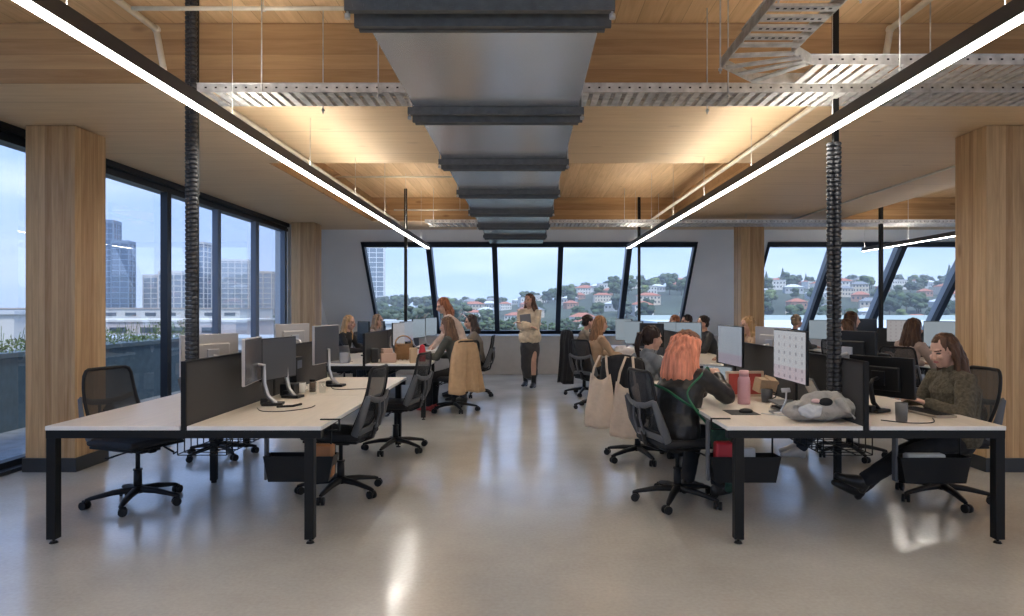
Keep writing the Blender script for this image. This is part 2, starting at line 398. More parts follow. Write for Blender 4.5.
# unseen windows added behind the viewer and along the right for more daylight
r4 = thing('window_4', None, None); r4['kind'] = 'structure'; r5 = thing('window_5', None, None); r5['kind'] = 'structure'
k = XL
while k < XR: MB().b2((k, YB-.12, .3), (k+.07, YB-.02, 3.0)).build('mullion', FRM, r4); k += 1.8
MB().b2((XL, YB-.08, .3), (XR, YB-.07, 3.0)).build('glass_pane', GLS, r4)
k = YB
while k < 16: MB().b2((XR+.02, k, .9), (XR+.12, k+.07, 2.9)).build('mullion', FRM, r5); k += 1.8
MB().b2((XR+.07, YB, .9), (XR+.08, 16.2, 2.9)).build('glass_pane', GLS, r5)
# the roof build-up above keeps the daylight out
struct('trim_6', MB().b2((XL-.6, YB-.2, HU+.26), (XR+.3, 15.2, HU+.5)), mat('roof_membrane', (.3, .3, .3), .8))

# timber columns
def column(x0, y0, label):
    o = thing('timber_column', label, 'column', (x0, y0, 0), 0)
    MB().b2((0, 0, .12), (.445, .445, HS-.002), .006).build('shaft', col_m, o)
    MB().b2((-.018, -.018, .001), (.463, .463, .125), .003).build('skirting', mat('dark_skirting', (.03, .033, .036), .5), o)
    return o
column(-4.46, 6.08, 'large pale timber column at the left, beside the glazed wall with a black skirting')
column(-4.46, 12.96, 'timber column at the far left corner where glazing meets the grey wall')
column(4.10, 6.08, 'large timber column at the right edge, behind the woman in the olive sweater')
column(4.08, 12.96, 'timber column against the back wall between the two ribbon windows')

# ---------------------------------------------------------------- duct
o = thing('air_duct', 'wide flat galvanised steel air duct running overhead down the room', 'duct', (-.19, 0, 2.73))
duct_m = bpy.data.materials.new('galvanised_duct'); duct_m.use_nodes = True; t = duct_m.node_tree; n = t.nodes.new; l = t.links.new; b = t.nodes['Principled BSDF']
b.inputs['Metallic'].default_value = .85; tc = n('ShaderNodeTexCoord'); nz = n('ShaderNodeTexNoise'); nz.inputs['Scale'].default_value = 1.6; nz.inputs['Detail'].default_value = 6; l(tc.outputs['Object'], nz.inputs[0])
r = n('ShaderNodeValToRGB'); l(nz.outputs[0], r.inputs[0]); r.color_ramp.elements[0].color = (.70, .75, .80, 1); r.color_ramp.elements[1].color = (.82, .87, .93, 1); l(r.outputs[0], b.inputs['Base Color'])
b.inputs['Roughness'].default_value = .24
fl = [1.43, 2.93, 4.43, 5.93, 7.44, 8.94, 10.44, 11.95, 13.45]
prev = .4
for y in fl:
    MB().b2((-.52, prev+.015, 0), (.52, y-.015, .30), .004).build('duct_section', duct_m, o); prev = y
FLM = mat('dark_galvanised_flange', (.13, .132, .13), .6, .3, .15, 20)
for y in fl[:-1]:
    g = MB(); g.b2((-.53, y-.035, -.075), (.53, y-.010, .34)); g.b2((-.53, y+.010, -.075), (.53, y+.035, .34)); g.b2((-.545, y-.012, -.065), (.555, y+.012, .33))
    g.b2((-.555, y-.13, -.05), (.555, y-.10, -.02)); g.b2((-.555, y-.135, -.05), (.555, y-.13, -.005))
    for k in range(24): g.box((-.53+k*.046, y-.1355, -.03), (.02, .004, .012))
    g.build('flange', FLM, o)
    for sx in (-.545, .545):
        g = MB(); g.cyl((sx, y-.12, -.07), (sx, y-.12, HU-2.73 if not (4.97 < y-.12 < 7.68 or y > 12.8) else HS-2.73), .005, seg=8); g.cyl((sx, y-.12, -.08), (sx, y-.12, -.06), .013, seg=6)
        g.build('hanger_rod', STL, o)

# ---------------------------------------------------------------- pendant strip lights
LAMP = emis('led_diffuser', (1, .955, .88), 8.8)
LUP = emis('led_uplight', (1, .92, .80), 7.5)
PRO = mat('dark_anodised_profile', (.085, .075, .07), .4, .5)
def strip(x, y0, y1, label, h=2.585):
    o = thing('linear_pendant_light', label, 'light', (x, y0, h)); Ln = y1-y0
    g = MB(); g.b2((-.034, 0, .004), (-.028, Ln, .075)); g.b2((.028, 0, .004), (.034, Ln, .075)); g.b2((-.028, 0, .03), (.028, Ln, .04))
    g.b2((-.034, -.006, 0), (.034, 0, .075)); g.b2((-.034, Ln, 0), (.034, Ln+.006, .075)); g.build('housing', PRO, o)
    MB().b2((-.028, .002, .0), (.028, Ln-.002, .03)).build('diffuser', LAMP, o)
    MB().b2((-.027, .01, .060), (.027, Ln-.01, .068)).build('uplight_strip', LUP, o)
    y = .6
    while y < Ln:
        ya = y0+y; top = HS if (4.97 < ya < 7.68 or ya > 12.8) else HU
        MB().cyl((0, y, .06), (0, y, top-h), .0022, seg=6).build('suspension_wire', STL, o); y += 1.55
    return o
strip(-1.85, .6, 12.9, 'long lit linear pendant light over the left row of desks')
strip(1.93, .6, 12.9, 'long lit linear pendant light over the right row of desks')
strip(6.72, 8.3, 13.6, 'short linear pendant light at far right, seen beside the right column')
strip(-1.85, -5.5, .2, 'added left fill light strip, unseen behind the viewer')  # unseen strip added behind the viewer to brighten the room
strip(1.93, -5.5, .2, 'added right fill light strip, unseen behind the viewer')  # its right-hand twin, likewise added as fill light
strip(6.72, -3, 6.5, 'linear pendant light right of the big right column, outside the view')

# ---------------------------------------------------------------- cable trays
def tray(label, x0, x1, y0, y1, z, along, group=None, ctx=''):
    o = thing('cable_tray', label, 'cable tray', (0, 0, 0))
    g = MB(); hh = .055
    if along == 'X':
        for yy in (y0, y1): g.b2((x0, yy-.003, z), (x1, yy+.003, z+hh)); g.b2((x0, yy-.012, z+hh), (x1, yy+.012, z+hh+.004))
        g.mi = 1; k = x0+.05
        while k < x1-.05: g.b2((k, y0-.0045, z+.025), (k+.014, y0-.003, z+.035)); k += .065
        g.mi = 0
    else:
        for xx in (x0, x1): g.b2((xx-.003, y0, z), (xx+.003, y1, z+hh)); g.b2((xx-.012, y0, z+hh), (xx+.012, y1, z+hh+.004))
    g.build('side_rails', [STL, BPL], o)
    g = MB()
    if along == 'X':
        k = x0+.04
        while k < x1-.03: g.b2((k, y0, z), (k+.042, y1, z+.012)); k += .072
    else:
        k = y0+.04
        while k < y1-.03:
            g.b2((x0, k, z), (x1, k+.06, z+.012)); g.mi = 1
            for q in range(8): g.b2((x0+.03+q*.035, k+.022, z-.0012), (x0+.045+q*.035, k+.036, z))
            g.mi = 0; k += .115
    g.build('rungs', [STL, BPL], o)['kind'] = 'stuff'
    return o
TRK = tray
o = tray('cable tray crossing the room in front of the first timber band, under it', -2.12, 9.5, 4.40, 4.70, 2.85, 'X')
def rods(o, pts, z):
    for x, y in pts:
        top = HS if (4.97 < y < 7.68 or y > 12.8) else HU
        g = MB(); g.cyl((x, y, z-.05), (x, y, top), .0045, seg=6); g.cyl((x, y, z-.035), (x, y, z-.02), .011, seg=6); g.build('threaded_rod', STL, o)
rods(o, [(-1.7, 4.39), (-1.4, 4.71), (-.95, 4.39), (1.3, 4.39), (1.25, 4.71), (2.6, 4.39), (3.7, 4.71), (5, 4.39), (6, 4.4)], 2.85)
# cables lying in it
g = MB()
for i in range(6):
    y = 4.45+i*.035; pts = [(x*.45-2.0, y+.012*math.sin(x*1.3+i), 2.874+.006*math.sin(x+i*2)) for x in range(0, 25)]
    g.loft(pts, .008, 6)
tag(g.build('cable_bundle', mat('pale_cable', (.5, .5, .5), .5)), 'bundle of pale data cables lying along the long cable tray', 'cables', kind='stuff')
o = tray('nearer cable tray at upper right, running right from the mitred corner', 1.62, 9.5, 3.90, 4.22, 2.85, 'X')
rods(o, [(2.13, 3.89), (3.2, 4.23), (4.4, 3.89), (5.5, 4.23)], 2.85)
g = MB(); z = 2.85
poly = [(1.13, 3.55), (1.45, 3.55), (1.62, 3.9), (1.62, 4.22), (1.40, 4.22), (1.13, 3.95)]
g.prism([(1.13, 3.55), (1.13, 3.95), (1.40, 4.22), (1.62, 4.22)] + [(1.62, 4.213), (1.403, 4.213), (1.137, 3.947), (1.137, 3.55)], z, z+.06)
g.prism([(1.45, 3.55), (1.45, 3.73), (1.62, 3.90)] + [(1.626, 3.894), (1.456, 3.727), (1.456, 3.55)], z, z+.06)
for a, b_ in (((1.13, 3.62), (1.45, 3.62)), ((1.13, 3.78), (1.47, 3.74)), ((1.16, 3.96), (1.53, 3.80)), ((1.27, 4.07), (1.58, 3.86)), ((1.40, 4.20), (1.60, 3.90))):
    A = Vector((*a, z+.006)); B = Vector((*b_, z+.006)); d = B-A
    g.box((A+B)/2, (d.length, .05, .01), (0, 0, math.atan2(d.y, d.x)))
g.build('corner_section', STL, o)
rods(o, [(1.11, 3.9)], 2.85)
o = tray('cable tray running toward the viewer at upper right, above the corner', 1.13, 1.45, .8, 3.55, 2.85, 'Y')
rods(o, [(1.11, 3.0), (1.47, 3.0), (1.11, 1.6), (1.47, 1.6)], 2.85)
o = tray('distant cable tray crossing the room just below the far timber band', -1.75, 9.5, 11.8, 12.35, 2.93, 'X')
rods(o, [(-1.6, 11.79), (-.75, 12.36), (.4, 11.79), (1.7, 11.79), (2.4, 12.36), (3.8, 11.79), (5.2, 11.79), (6.6, 11.79)], 2.93)
g = MB()
for i in range(3): g.loft([(x*.5-1.7, 11.95+i*.12, 2.95+.01*math.sin(x*1.7+i)) for x in range(0, 20)], .012, 6)
tag(g.build('cable_bundle', MC['pale_cable']), 'pale cables lying in the distant cable tray', 'cables', kind='stuff')

# ---------------------------------------------------------------- pipes and conduits
PIPE = mat('galvanised_pipe', (.74, .68, .56), .5, .2, .1, 10)
def pipe(label, pts, r=.017, clips=(), cat='pipe', name='sprinkler_pipe'):
    g = MB()
    for a, b_ in zip(pts, pts[1:]): g.cyl(a, b_, r, seg=10)
    for p in pts[1:-1]: g.ell(p, r*1.35, u=10, v=8)
    for c_, top in clips: g.cyl(c_, (c_[0], c_[1], top), .005, seg=6); g.cyl((c_[0], c_[1]-.015, c_[2]), (c_[0], c_[1]+.015, c_[2]), r*1.3, seg=10)
    return tag(g.build(name, PIPE), label, cat)
pipe('pipe stepping down below the timber band at upper left, along the left light', [(-2.6, -2, 3.42), (-2.6, 4.80, 3.42), (-2.55, 4.84, 3.05), (-2.36, 4.9, 3.04), (-2.36, 9.6, 3.04), (-2.36, 12.7, 3.04)], .022, [((-2.6, 4.2, 3.42), HU), ((-2.6, 3.1, 3.42), HU), ((-2.36, 6.2, 3.04), HS), ((-2.36, 7.4, 3.04), HS)])
pipe('pipe stepping down below the timber band at upper right, along the right light', [(2.56, -2, 3.42), (2.56, 4.80, 3.42), (2.52, 4.84, 3.05), (2.25, 4.9, 3.04), (2.25, 12.7, 3.04)], .022, [((2.56, 4.1, 3.42), HU), ((2.25, 6.2, 3.04), HS)])
pipe('horizontal conduit under the near ceiling, left of the duct', [(-2.55, 4.42, 3.40), (-.72, 4.42, 3.40)], .014, [((-1.7, 4.42, 3.4), HU)], 'conduit', 'conduit')
pipe('thin conduit crossing the recessed ceiling left of the duct', [(-2.9, 10.3, 3.44), (-.71, 10.3, 3.44)], .014, (), 'conduit', 'conduit')
pipe('thin conduit hung close to the far band, left of the duct', [(-2.4, 12.4, 3.24), (-.71, 12.4, 3.24)], .016, [((-1.2, 12.4, 3.24), HU)], 'conduit', 'conduit')
pipe('conduit clipped to the soffit at upper right, beyond the second desk row', [(4.85, 5.1, 3.065), (4.85, 12.7, 3.065)], .014, (), 'conduit', 'conduit')
pipe('conduit running back over the far right desks', [(6.0, 8.0, 3.2), (6.0, 12.6, 3.2)], .016, (), 'conduit', 'conduit')

# ---------------------------------------------------------------- poles with cable spines
def pole(label, x, y, top, spine=True, w=.036, zb=.76):
    o = thing('cable_pole', label, 'cable pole', (x, y, zb))
    MB().b2((-w/2+.012, -w/2, 0), (w/2+.012, w/2, top-zb-.001), .003).build('post', BLK, o)
    if spine:
        g = MB(); z = 0; t2 = spine if spine is not True else top
        while z < t2-zb-.02:
            g.cyl((-.026, -.012, z), (-.026, -.012, z+.020), .021, .026, seg=10); g.cyl((-.026, -.012, z+.02), (-.026, -.012, z+.028), .026, .020, seg=10)
            g.cyl((.012, -.03, z), (.012, -.03, z+.02), .020, .027, seg=10); g.cyl((.012, -.03, z+.02), (.012, -.03, z+.028), .027, .02, seg=10); z += .030
        g.build('cable_spine', mat('ribbed_cable_spine', (.03, .03, .033), .35), o)
    return o
pole('ribbed black cable spine rising to the ceiling from the near left desks', -2.215, 4.55, HU)
pole('ribbed black cable spine rising to the ceiling from the near right desks', 2.05, 4.55, HU, 2.57)
pole('slim black pole above the far left desks, crossing the back window', -2.1, 11.85, HU, False, .05)
pole('slim black pole above the far centre-right desks, crossing the back window', 2.1, 12.75, HU, False, .05)
pole('slim black pole at far right crossing the slanted windows', 6.2, 11.95, HU, False, .06)
# ---------------------------------------------------------------- outside
def ridge(a):
    P = [(-2, -11), (-.5, -9), (-.24, 4), (-.08, 2), (.02, 5), (.12, 13), (.3, 16), (.5, 17), (.8, 14), (2, 5)]
    for (a0, h0), (a1, h1) in zip(P, P[1:]):
        if a <= a1: return h0+(h1-h0)*(a-a0)/(a1-a0)
    return 5
def terr(x, y):
    t_ = max(0, min(1, (y-130)/320)); t_ = t_*t_*(3-2*t_)
    return -15 + t_*(15+ridge(max(-2, min(2, x/max(y, 1))))) + 1.2*math.sin(x*.021)*t_
g = MB(); nx, ny = 60, 36; vs = []; fs = []
for j in range(ny+1):
    y = -60+j*(760/ny)
    for i in range(nx+1): x = -700+i*(1300/nx); vs.append((x, y, terr(x, y)))
for j in range(ny):
    for i in range(nx): k = j*(nx+1)+i; fs.append((k, k+1, k+nx+2, k+nx+1))
g._add(vs, fs); o = g.build('ground', mat('hillside_ground', (.06, .075, .048), .95, noise_amt=.5, noise_scale=.03), None, True); o['kind'] = 'structure'

def leafmat(name, col):
    m = mat(name, col, .9, noise_amt=.55, noise_scale=.35, bump=.6, bump_scale=1.2, spec=.1)
    return m
LV = [leafmat('foliage_deep', (.050, .075, .045)), leafmat('foliage_mid', (.085, .12, .06)), leafmat('foliage_grey', (.10, .125, .09)), leafmat('foliage_bright', (.14, .18, .07))]
TRK_M = mat('tree_bark', (.12, .09, .07), .9)
def blob(g, c, r, seed, u=18, v=12):
    c = Vector(c); n0 = len(g.bm.verts); g.ell(c, r, None, u, v); g.bm.verts.ensure_lookup_table()
    rr = min(r)
    for vtx in g.bm.verts[n0:]:
        d = (vtx.co-c); q_ = vtx.co*(1/rr)+Vector((seed, 0, 0)); vtx.co = c + d*(1+.30*noise.noise(q_*1.9)+.26*noise.noise(q_*5))
def mk_tree(kind, mi, seed):
    rr = random.Random(seed); o = thing('tree', '', 'tree')
    g = MB()
    if kind == 'round':
        for i in range(18): a = rr.uniform(0, 2*PI); d = rr.uniform(0, 2.5); s_ = rr.uniform(.8, 1.5); blob(g, (d*math.cos(a), d*math.sin(a), rr.uniform(2.8, 6.6)), (s_, s_, s_*.8), seed+i)
        hh = 4
    elif kind == 'conifer':
        for i in range(8): s_ = 2.1*(1-i/8.5); blob(g, (0, 0, 1.5+i*1.05), (s_, s_, 1.1), seed+i)
        hh = 2
    else:                                              # open spreading gum tree
        for i in range(130): a = rr.uniform(0, 2*PI); d = 4.2*rr.random()**.6; s_ = rr.uniform(.2, .55); blob(g, (d*math.cos(a), d*math.sin(a), 5+rr.uniform(-1, 4.2)-d*.3), (s_*1.15, s_*1.15, s_*.8), seed+i, 10, 7)
        hh = 7
    g.build('crown', LV[mi], o)
    g = MB(); g.cyl((0, 0, -1), (0, 0, hh), .3, .16, 7)
    if kind == 'gum':
        for i in range(7): a = i*.9; g.cyl((0, 0, 3+i*.3), (3*math.cos(a), 3*math.sin(a), 6+i*.4), .15, .06, 6)
    g.build('trunk', TRK_M, o)
    return o
treeP = [mk_tree('round', 0, 1), mk_tree('round', 1, 2), mk_tree('round', 2, 3), mk_tree('round', 3, 4), mk_tree('conifer', 0, 5), mk_tree('gum', 2, 6), mk_tree('gum', 1, 8)]
TL = ['dark green rounded tree among the houses on the distant hillside', 'mid green rounded tree among the houses on the distant hillside', 'grey-green rounded tree among the houses on the distant hillside',
      'bright yellow-green tree among the houses on the distant hillside', 'dark pointed conifer standing on the hill beyond the right window', 'tall open gum tree beyond the left end of the back window', 'leafy gum tree beyond the back window']
TG = ['dark hillside trees', 'mid green hillside trees', 'grey-green hillside trees', 'bright hillside trees', 'pointed conifers', 'tall gum trees', 'leafy gum trees']
def mk_house(seed, wallc, roofc, w_, d_, h_, flat=False):
    o = thing('house', '', 'house'); rr = random.Random(seed)
    MB().b2((-w_/2, -d_/2, -4), (w_/2, d_/2, h_)).build('walls', wallc, o)
    g = MB(); e_ = .5
    if flat: g.b2((-w_/2-.3, -d_/2-.3, h_), (w_/2+.3, d_/2+.3, h_+.4))
    else:
        z0, z1 = h_, h_+2.1; a, b_ = w_/2+e_, d_/2+e_; k = w_/2-d_/2 if w_ > d_ else 0
        v_ = [(-a, -b_, z0), (a, -b_, z0), (a, b_, z0), (-a, b_, z0), (-k-.1, 0, z1), (k+.1, 0, z1)]
        g._add(v_, [(0, 1, 5, 4), (1, 2, 5), (2, 3, 4, 5), (3, 0, 4), (0, 3, 2, 1)])
    g.build('roof', roofc, o)
    nw = int(w_/2.2)
    for fl_ in range(max(1, int(h_/2.9))):
        for i in range(nw):
            x = -w_/2+1.2+i*(w_-2.4)/max(1, nw-1)
            MB().b2((x-.5, -d_/2-.06, fl_*2.9+.8), (x+.5, -d_/2+.02, fl_*2.9+2.1)).build('window', mat('dark_house_glass', (.06, .075, .09), .2), o)
    return o
W1 = mat('house_render_white', (.66, .64, .60), .8); W2 = mat('house_brick', (.42, .24, .17), .9, noise_amt=.2); W3 = mat('house_render_cream', (.58, .50, .40), .8); W4 = mat('house_render_grey', (.42, .43, .44), .8)
F1 = mat('roof_terracotta', (.42, .16, .10), .9, noise_amt=.2); F2 = mat('roof_slate', (.22, .23, .25), .8); F3 = mat('roof_pale_metal', (.62, .64, .65), .6)
houseP = [mk_house(1, W1, F1, 12, 8, 5.8), mk_house(2, W2, F1, 10, 8, 3.4), mk_house(3, W3, F2, 11, 7, 5.8), mk_house(4, W1, F3, 14, 9, 6.2, True), mk_house(5, W4, F3, 12, 9, 3.6), mk_house(6, W3, F1, 15, 9, 5.9)]
HL = ['white house with terracotta hip roof on the distant hillside', 'low brick house with terracotta roof on the distant hillside', 'cream house with slate roof on the distant hillside',
      'white flat-roofed house on the distant hillside', 'low grey house with pale metal roof on the distant hillside', 'wide cream house with terracotta roof on the distant hillside']
used = set()
def put(protos, i, loc, rz, sc, label, group):
    if (id(protos), i) not in used:
        used.add((id(protos), i)); o = protos[i]; o.location = loc; o.rotation_euler = (0, 0, rz); o.scale = (sc,)*3; o['label'] = label; o['group'] = group; return o
    return dup(protos[i], loc, rz, label, group, scale=(sc,)*3)
rr = random.Random(11); taken = []
for k in range(120):
    for _ in range(30):
        y = rr.uniform(215, 470); a = rr.uniform(-.16, .66); x = a*y
        if all((x-p)**2+(y-q)**2 >  13**2 for p, q in taken): break
    taken.append((x, y)); i = rr.choice([0, 0, 1, 1, 1, 2, 3, 4, 5])
    put(houseP, i, (x, y, terr(x, y)+.3), rr.uniform(-.5, .5), rr.uniform(.5, .78), HL[i], 'hillside houses %s' % ('abcdef'[i]))
for k in range(275):
    for _ in range(20):
        y = rr.uniform(200, 500); a = rr.uniform(-.24, .68); x = a*y
        if all((x-p)**2+(y-q)**2 > 9**2 for p, q in taken[:120]): break
    i = rr.choices([0, 1, 2, 3], [4, 4, 3, 1])[0]; sc = rr.uniform(.75, 1.2)
    if y > 455: sc *= 1.1
    put(treeP, i, (x, y, terr(x, y)-.5), rr.uniform(0, 6), sc, TL[i], TG[i])
for a, y, sc in ((.352, 470, 1.1), (.376, 465, 1.3), (.62, 420, 1.4), (.41, 480, 1.0)):
    put(treeP, 4, (a*y, y, terr(a*y, y)), 0, sc, TL[4], TG[4])
for a, y, sc in ((-.175, 135, 1.5), (-.20, 150, 1.5), (-.125, 140, 1.65), (-.085, 150, 1.4), (-.155, 145, 1.6)):
    put(treeP, 5, (a*y, y, -12), a*31, sc, TL[5], TG[5])
for a, y, sc in ((-.05, 170, 1.3), (-.02, 200, 1.3), (.03, 190, 1.2), (.07, 215, 1.3), (.10, 180, 1.1), (-.22, 110, 1.1), (.0, 160, .9)):
    put(treeP, 6, (a*y, y, -13), a*53, sc, TL[6], TG[6])

# towers seen through the left glass and the back window
def tower(label, x, y, w_, d_, h_, base, glassc, slabc, fh=3.2, fins=0):
    o = thing('tower_block', label, 'building', (x, y, -15), base)
    MB().b2((-w_/2, -d_/2, 0), (w_/2, d_/2, h_)).build('glass_body', glassc, o)
    g = MB(); z = fh
    while z < h_: g.b2((-w_/2-.25, -d_/2-.25, z-.45), (w_/2+.25, d_/2+.25, z)); z += fh
    g.b2((-w_/2-.3, -d_/2-.3, h_-.6), (w_/2+.3, d_/2+.3, h_+.8)); g.build('floor_slabs', slabc, o)
    g = MB()
    k = -w_/2
    while k <= w_/2+.01: g.b2((k-.2, -d_/2-.4, 0), (k+.2, -d_/2, h_)); g.b2((k-.2, d_/2, 0), (k+.2, d_/2+.4, h_)); k += w_/max(2, int(w_/4))
    k = -d_/2
    while k <= d_/2+.01: g.b2((w_/2, k-.2, 0), (w_/2+.4, k+.2, h_)); g.b2((-w_/2-.4, k-.2, 0), (-w_/2, k+.2, h_)); k += d_/max(2, int(d_/4))
    g.build('vertical_fins', slabc, o)
    return o
TG1 = mat('tower_glass_blue', (.05, .11, .19), .2, .4); TG2 = mat('tower_glass_grey', (.20, .25, .30), .25, .2)
TS1 = mat('tower_slab_blue', (.15, .23, .33), .7); TS2 = mat('tower_slab_pale', (.58, .57, .55), .8); TS3 = mat('tower_slab_tan', (.48, .42, .35), .8)
tower('tall blue glass tower seen through the left glazing, tallest of the skyline', -251, 410, 10, 12, 68, .2, TG1, TS1)
tower('dark blue tower stepping down right of the tallest skyline tower', -237, 402, 9, 11, 55, .2, TG1, TS1)
tower('pale apartment block low on the skyline behind the left glazing', -228, 420, 9, 12, 36, .1, TG2, TS2)
tower('tan apartment block low on the skyline right of the pale one', -205, 395, 12, 12, 34, .3, TG2, TS3)
tower('slim grey-blue tower seen behind the left ribbed cable spine', -200, 420, 8, 10, 56, 0, TG1, TS2)
tower('broad pale block seen through the third pane of the left glazing', -182, 430, 16, 12, 46, .2, TG2, TS2)
tower('short tan block beside the broad pale block', -160, 420, 10, 12, 38, .1, TG2, TS3)
tower('grey slab block between the cable spine and the broad block', -196, 380, 12, 10, 36, .1, TG2, TS2)
tower('white striped tower seen in the left pane of the back window', -96, 430, 13, 13, 58, .15, TG2, mat('tower_slab_white', (.72, .74, .76), .7), 3.0)
# low city strips on the left
def lowb(label, x, y, w_, d_, h_, m, rf):
    o = thing('warehouse', label, 'building', (x, y, -15))
    MB().b2((-w_/2, -d_/2, 0), (w_/2, d_/2, h_)).build('walls', m, o); MB().b2((-w_/2-.4, -d_/2-.4, h_), (w_/2+.4, d_/2+.4, h_+.6)).build('roof', rf, o)
    for i in range(int(w_/9)): MB().b2((-w_/2+3+i*9, -d_/2-.1, h_-3.2), (-w_/2+8+i*9, -d_/2+.05, h_-1.6)).build('window', MC['dark_house_glass'], o)
lowb('long pale warehouse roofs below the skyline, farthest row', -225, 330, 190, 40, 16, W1, mat('roof_tan_sheet', (.5, .42, .36), .8))
lowb('long pinkish shed roof below the skyline, middle row', -150, 215, 130, 30, 12.4, mat('wall_pink', (.55, .48, .46), .8), W1)
lowb('pale concrete overpass strip below the skyline, nearest row', -110, 130, 150, 14, 10.5, mat('concrete_pale', (.55, .58, .60), .8), mat('concrete_mid', (.42, .47, .50), .8))
lowb('white shed beyond the glass left of the near column', -92, 118, 16, 12, 15.4, W1, F3)
lowb('white gabled-looking shed below the gum trees in the back window', -32, 135, 22, 12, 13.5, W1, F3)
# neighbouring pale flat roof
o = thing('neighbouring_roof', 'pale flat roof of the neighbouring building below the right slanted windows', 'roof', (30, 42, .1))
MB().b2((-20, -16, -15), (22, 16, -.01)).build('walls', W4, o)
MB().b2((-20.4, -16.4, 0), (22.4, 16.4, .35)).build('roof_deck', mat('pale_roof_deck', (.62, .66, .68), .7, noise_amt=.05, noise_scale=.5), o)
MB().b2((-20.5, 16.0, .35), (22.5, 16.5, .75)).build('parapet', mat('parapet_green_grey', (.42, .48, .46), .7), o)

# terrace planter beyond the left glass
o = tag(MB().b2((XL-3.2, YB, -.35), (XL-.26, 13.2, -.02)).build('terrace', mat('terrace_paving', (.30, .33, .36), .8, noise_amt=.15)), kind='structure')
o = thing('terrace_planter', 'long blue-grey planter wall on the terrace outside the left glazing', 'planter', (XL-1.6, 0, -.02))
MB().b2((-.35, YB, 0), (.0, 13.0, .88), .01).build('planter_wall', mat('planter_blue_grey', (.10, .16, .20), .5, noise_amt=.15), o)
MB().b2((-.37, YB, .88), (.02, 13.0, .94)).build('coping', mat('planter_coping', (.14, .20, .24), .5), o)
g = MB(); rr = random.Random(3)
for i in range(5200):
    y = rr.uniform(-1, 12.9); x = XL-1.6-.17+rr.gauss(0, .10); hmax = .20+.13*math.sin(y*2.1)+.08*math.sin(y*5.3+1)
    z = .92+max(0, rr.random())*max(.08, hmax)
    d = Vector((rr.uniform(-1, 1), rr.uniform(-1, 1), rr.uniform(-.3, 1))).normalized(); s_ = d.orthogonal().normalized(); p = Vector((x, y, z)); l_ = rr.uniform(.02, .045)
    g.quad(p-s_*l_*.35, p+d*l_*.6-s_*l_*.1, p+d*l_, p+s_*l_*.35) if False else g._add([p-s_*l_*.4, p+d*l_*.5-s_*l_*.1, p+d*l_, p+s_*l_*.4], [(0, 1, 2, 3)])
for i in range(260):
    y = rr.uniform(-1, 12.9); x = XL-1.77+rr.gauss(0, .08); g.cyl((x, y, .88), (x+rr.gauss(0, .05), y+rr.gauss(0, .05), 1.1+rr.random()*.16), .003, seg=4)
tag(g.build('planter_shrubs', mat('planter_foliage', (.10, .15, .05), .8, noise_amt=.6, noise_scale=5), recalc=False), 'low green shrubs growing along the terrace planter outside the left glazing', 'shrubs', kind='stuff')

# distance haze over the valley
hz = bpy.data.materials.new('valley_haze'); hz.use_nodes = True; t = hz.node_tree; t.nodes.clear(); vo = t.nodes.new('ShaderNodeVolumeScatter'); vo.inputs['Density'].default_value = .0008; vo.inputs['Color'].default_value = (.86, .92, 1, 1)
mo = t.nodes.new('ShaderNodeOutputMaterial'); t.links.new(vo.outputs[0], mo.inputs['Volume'])
tag(MB().b2((-420, 90, -30), (420, 560, 45)).build('valley_haze', hz), 'pale haze hanging over the distant hillside and skyline', 'haze', kind='stuff')
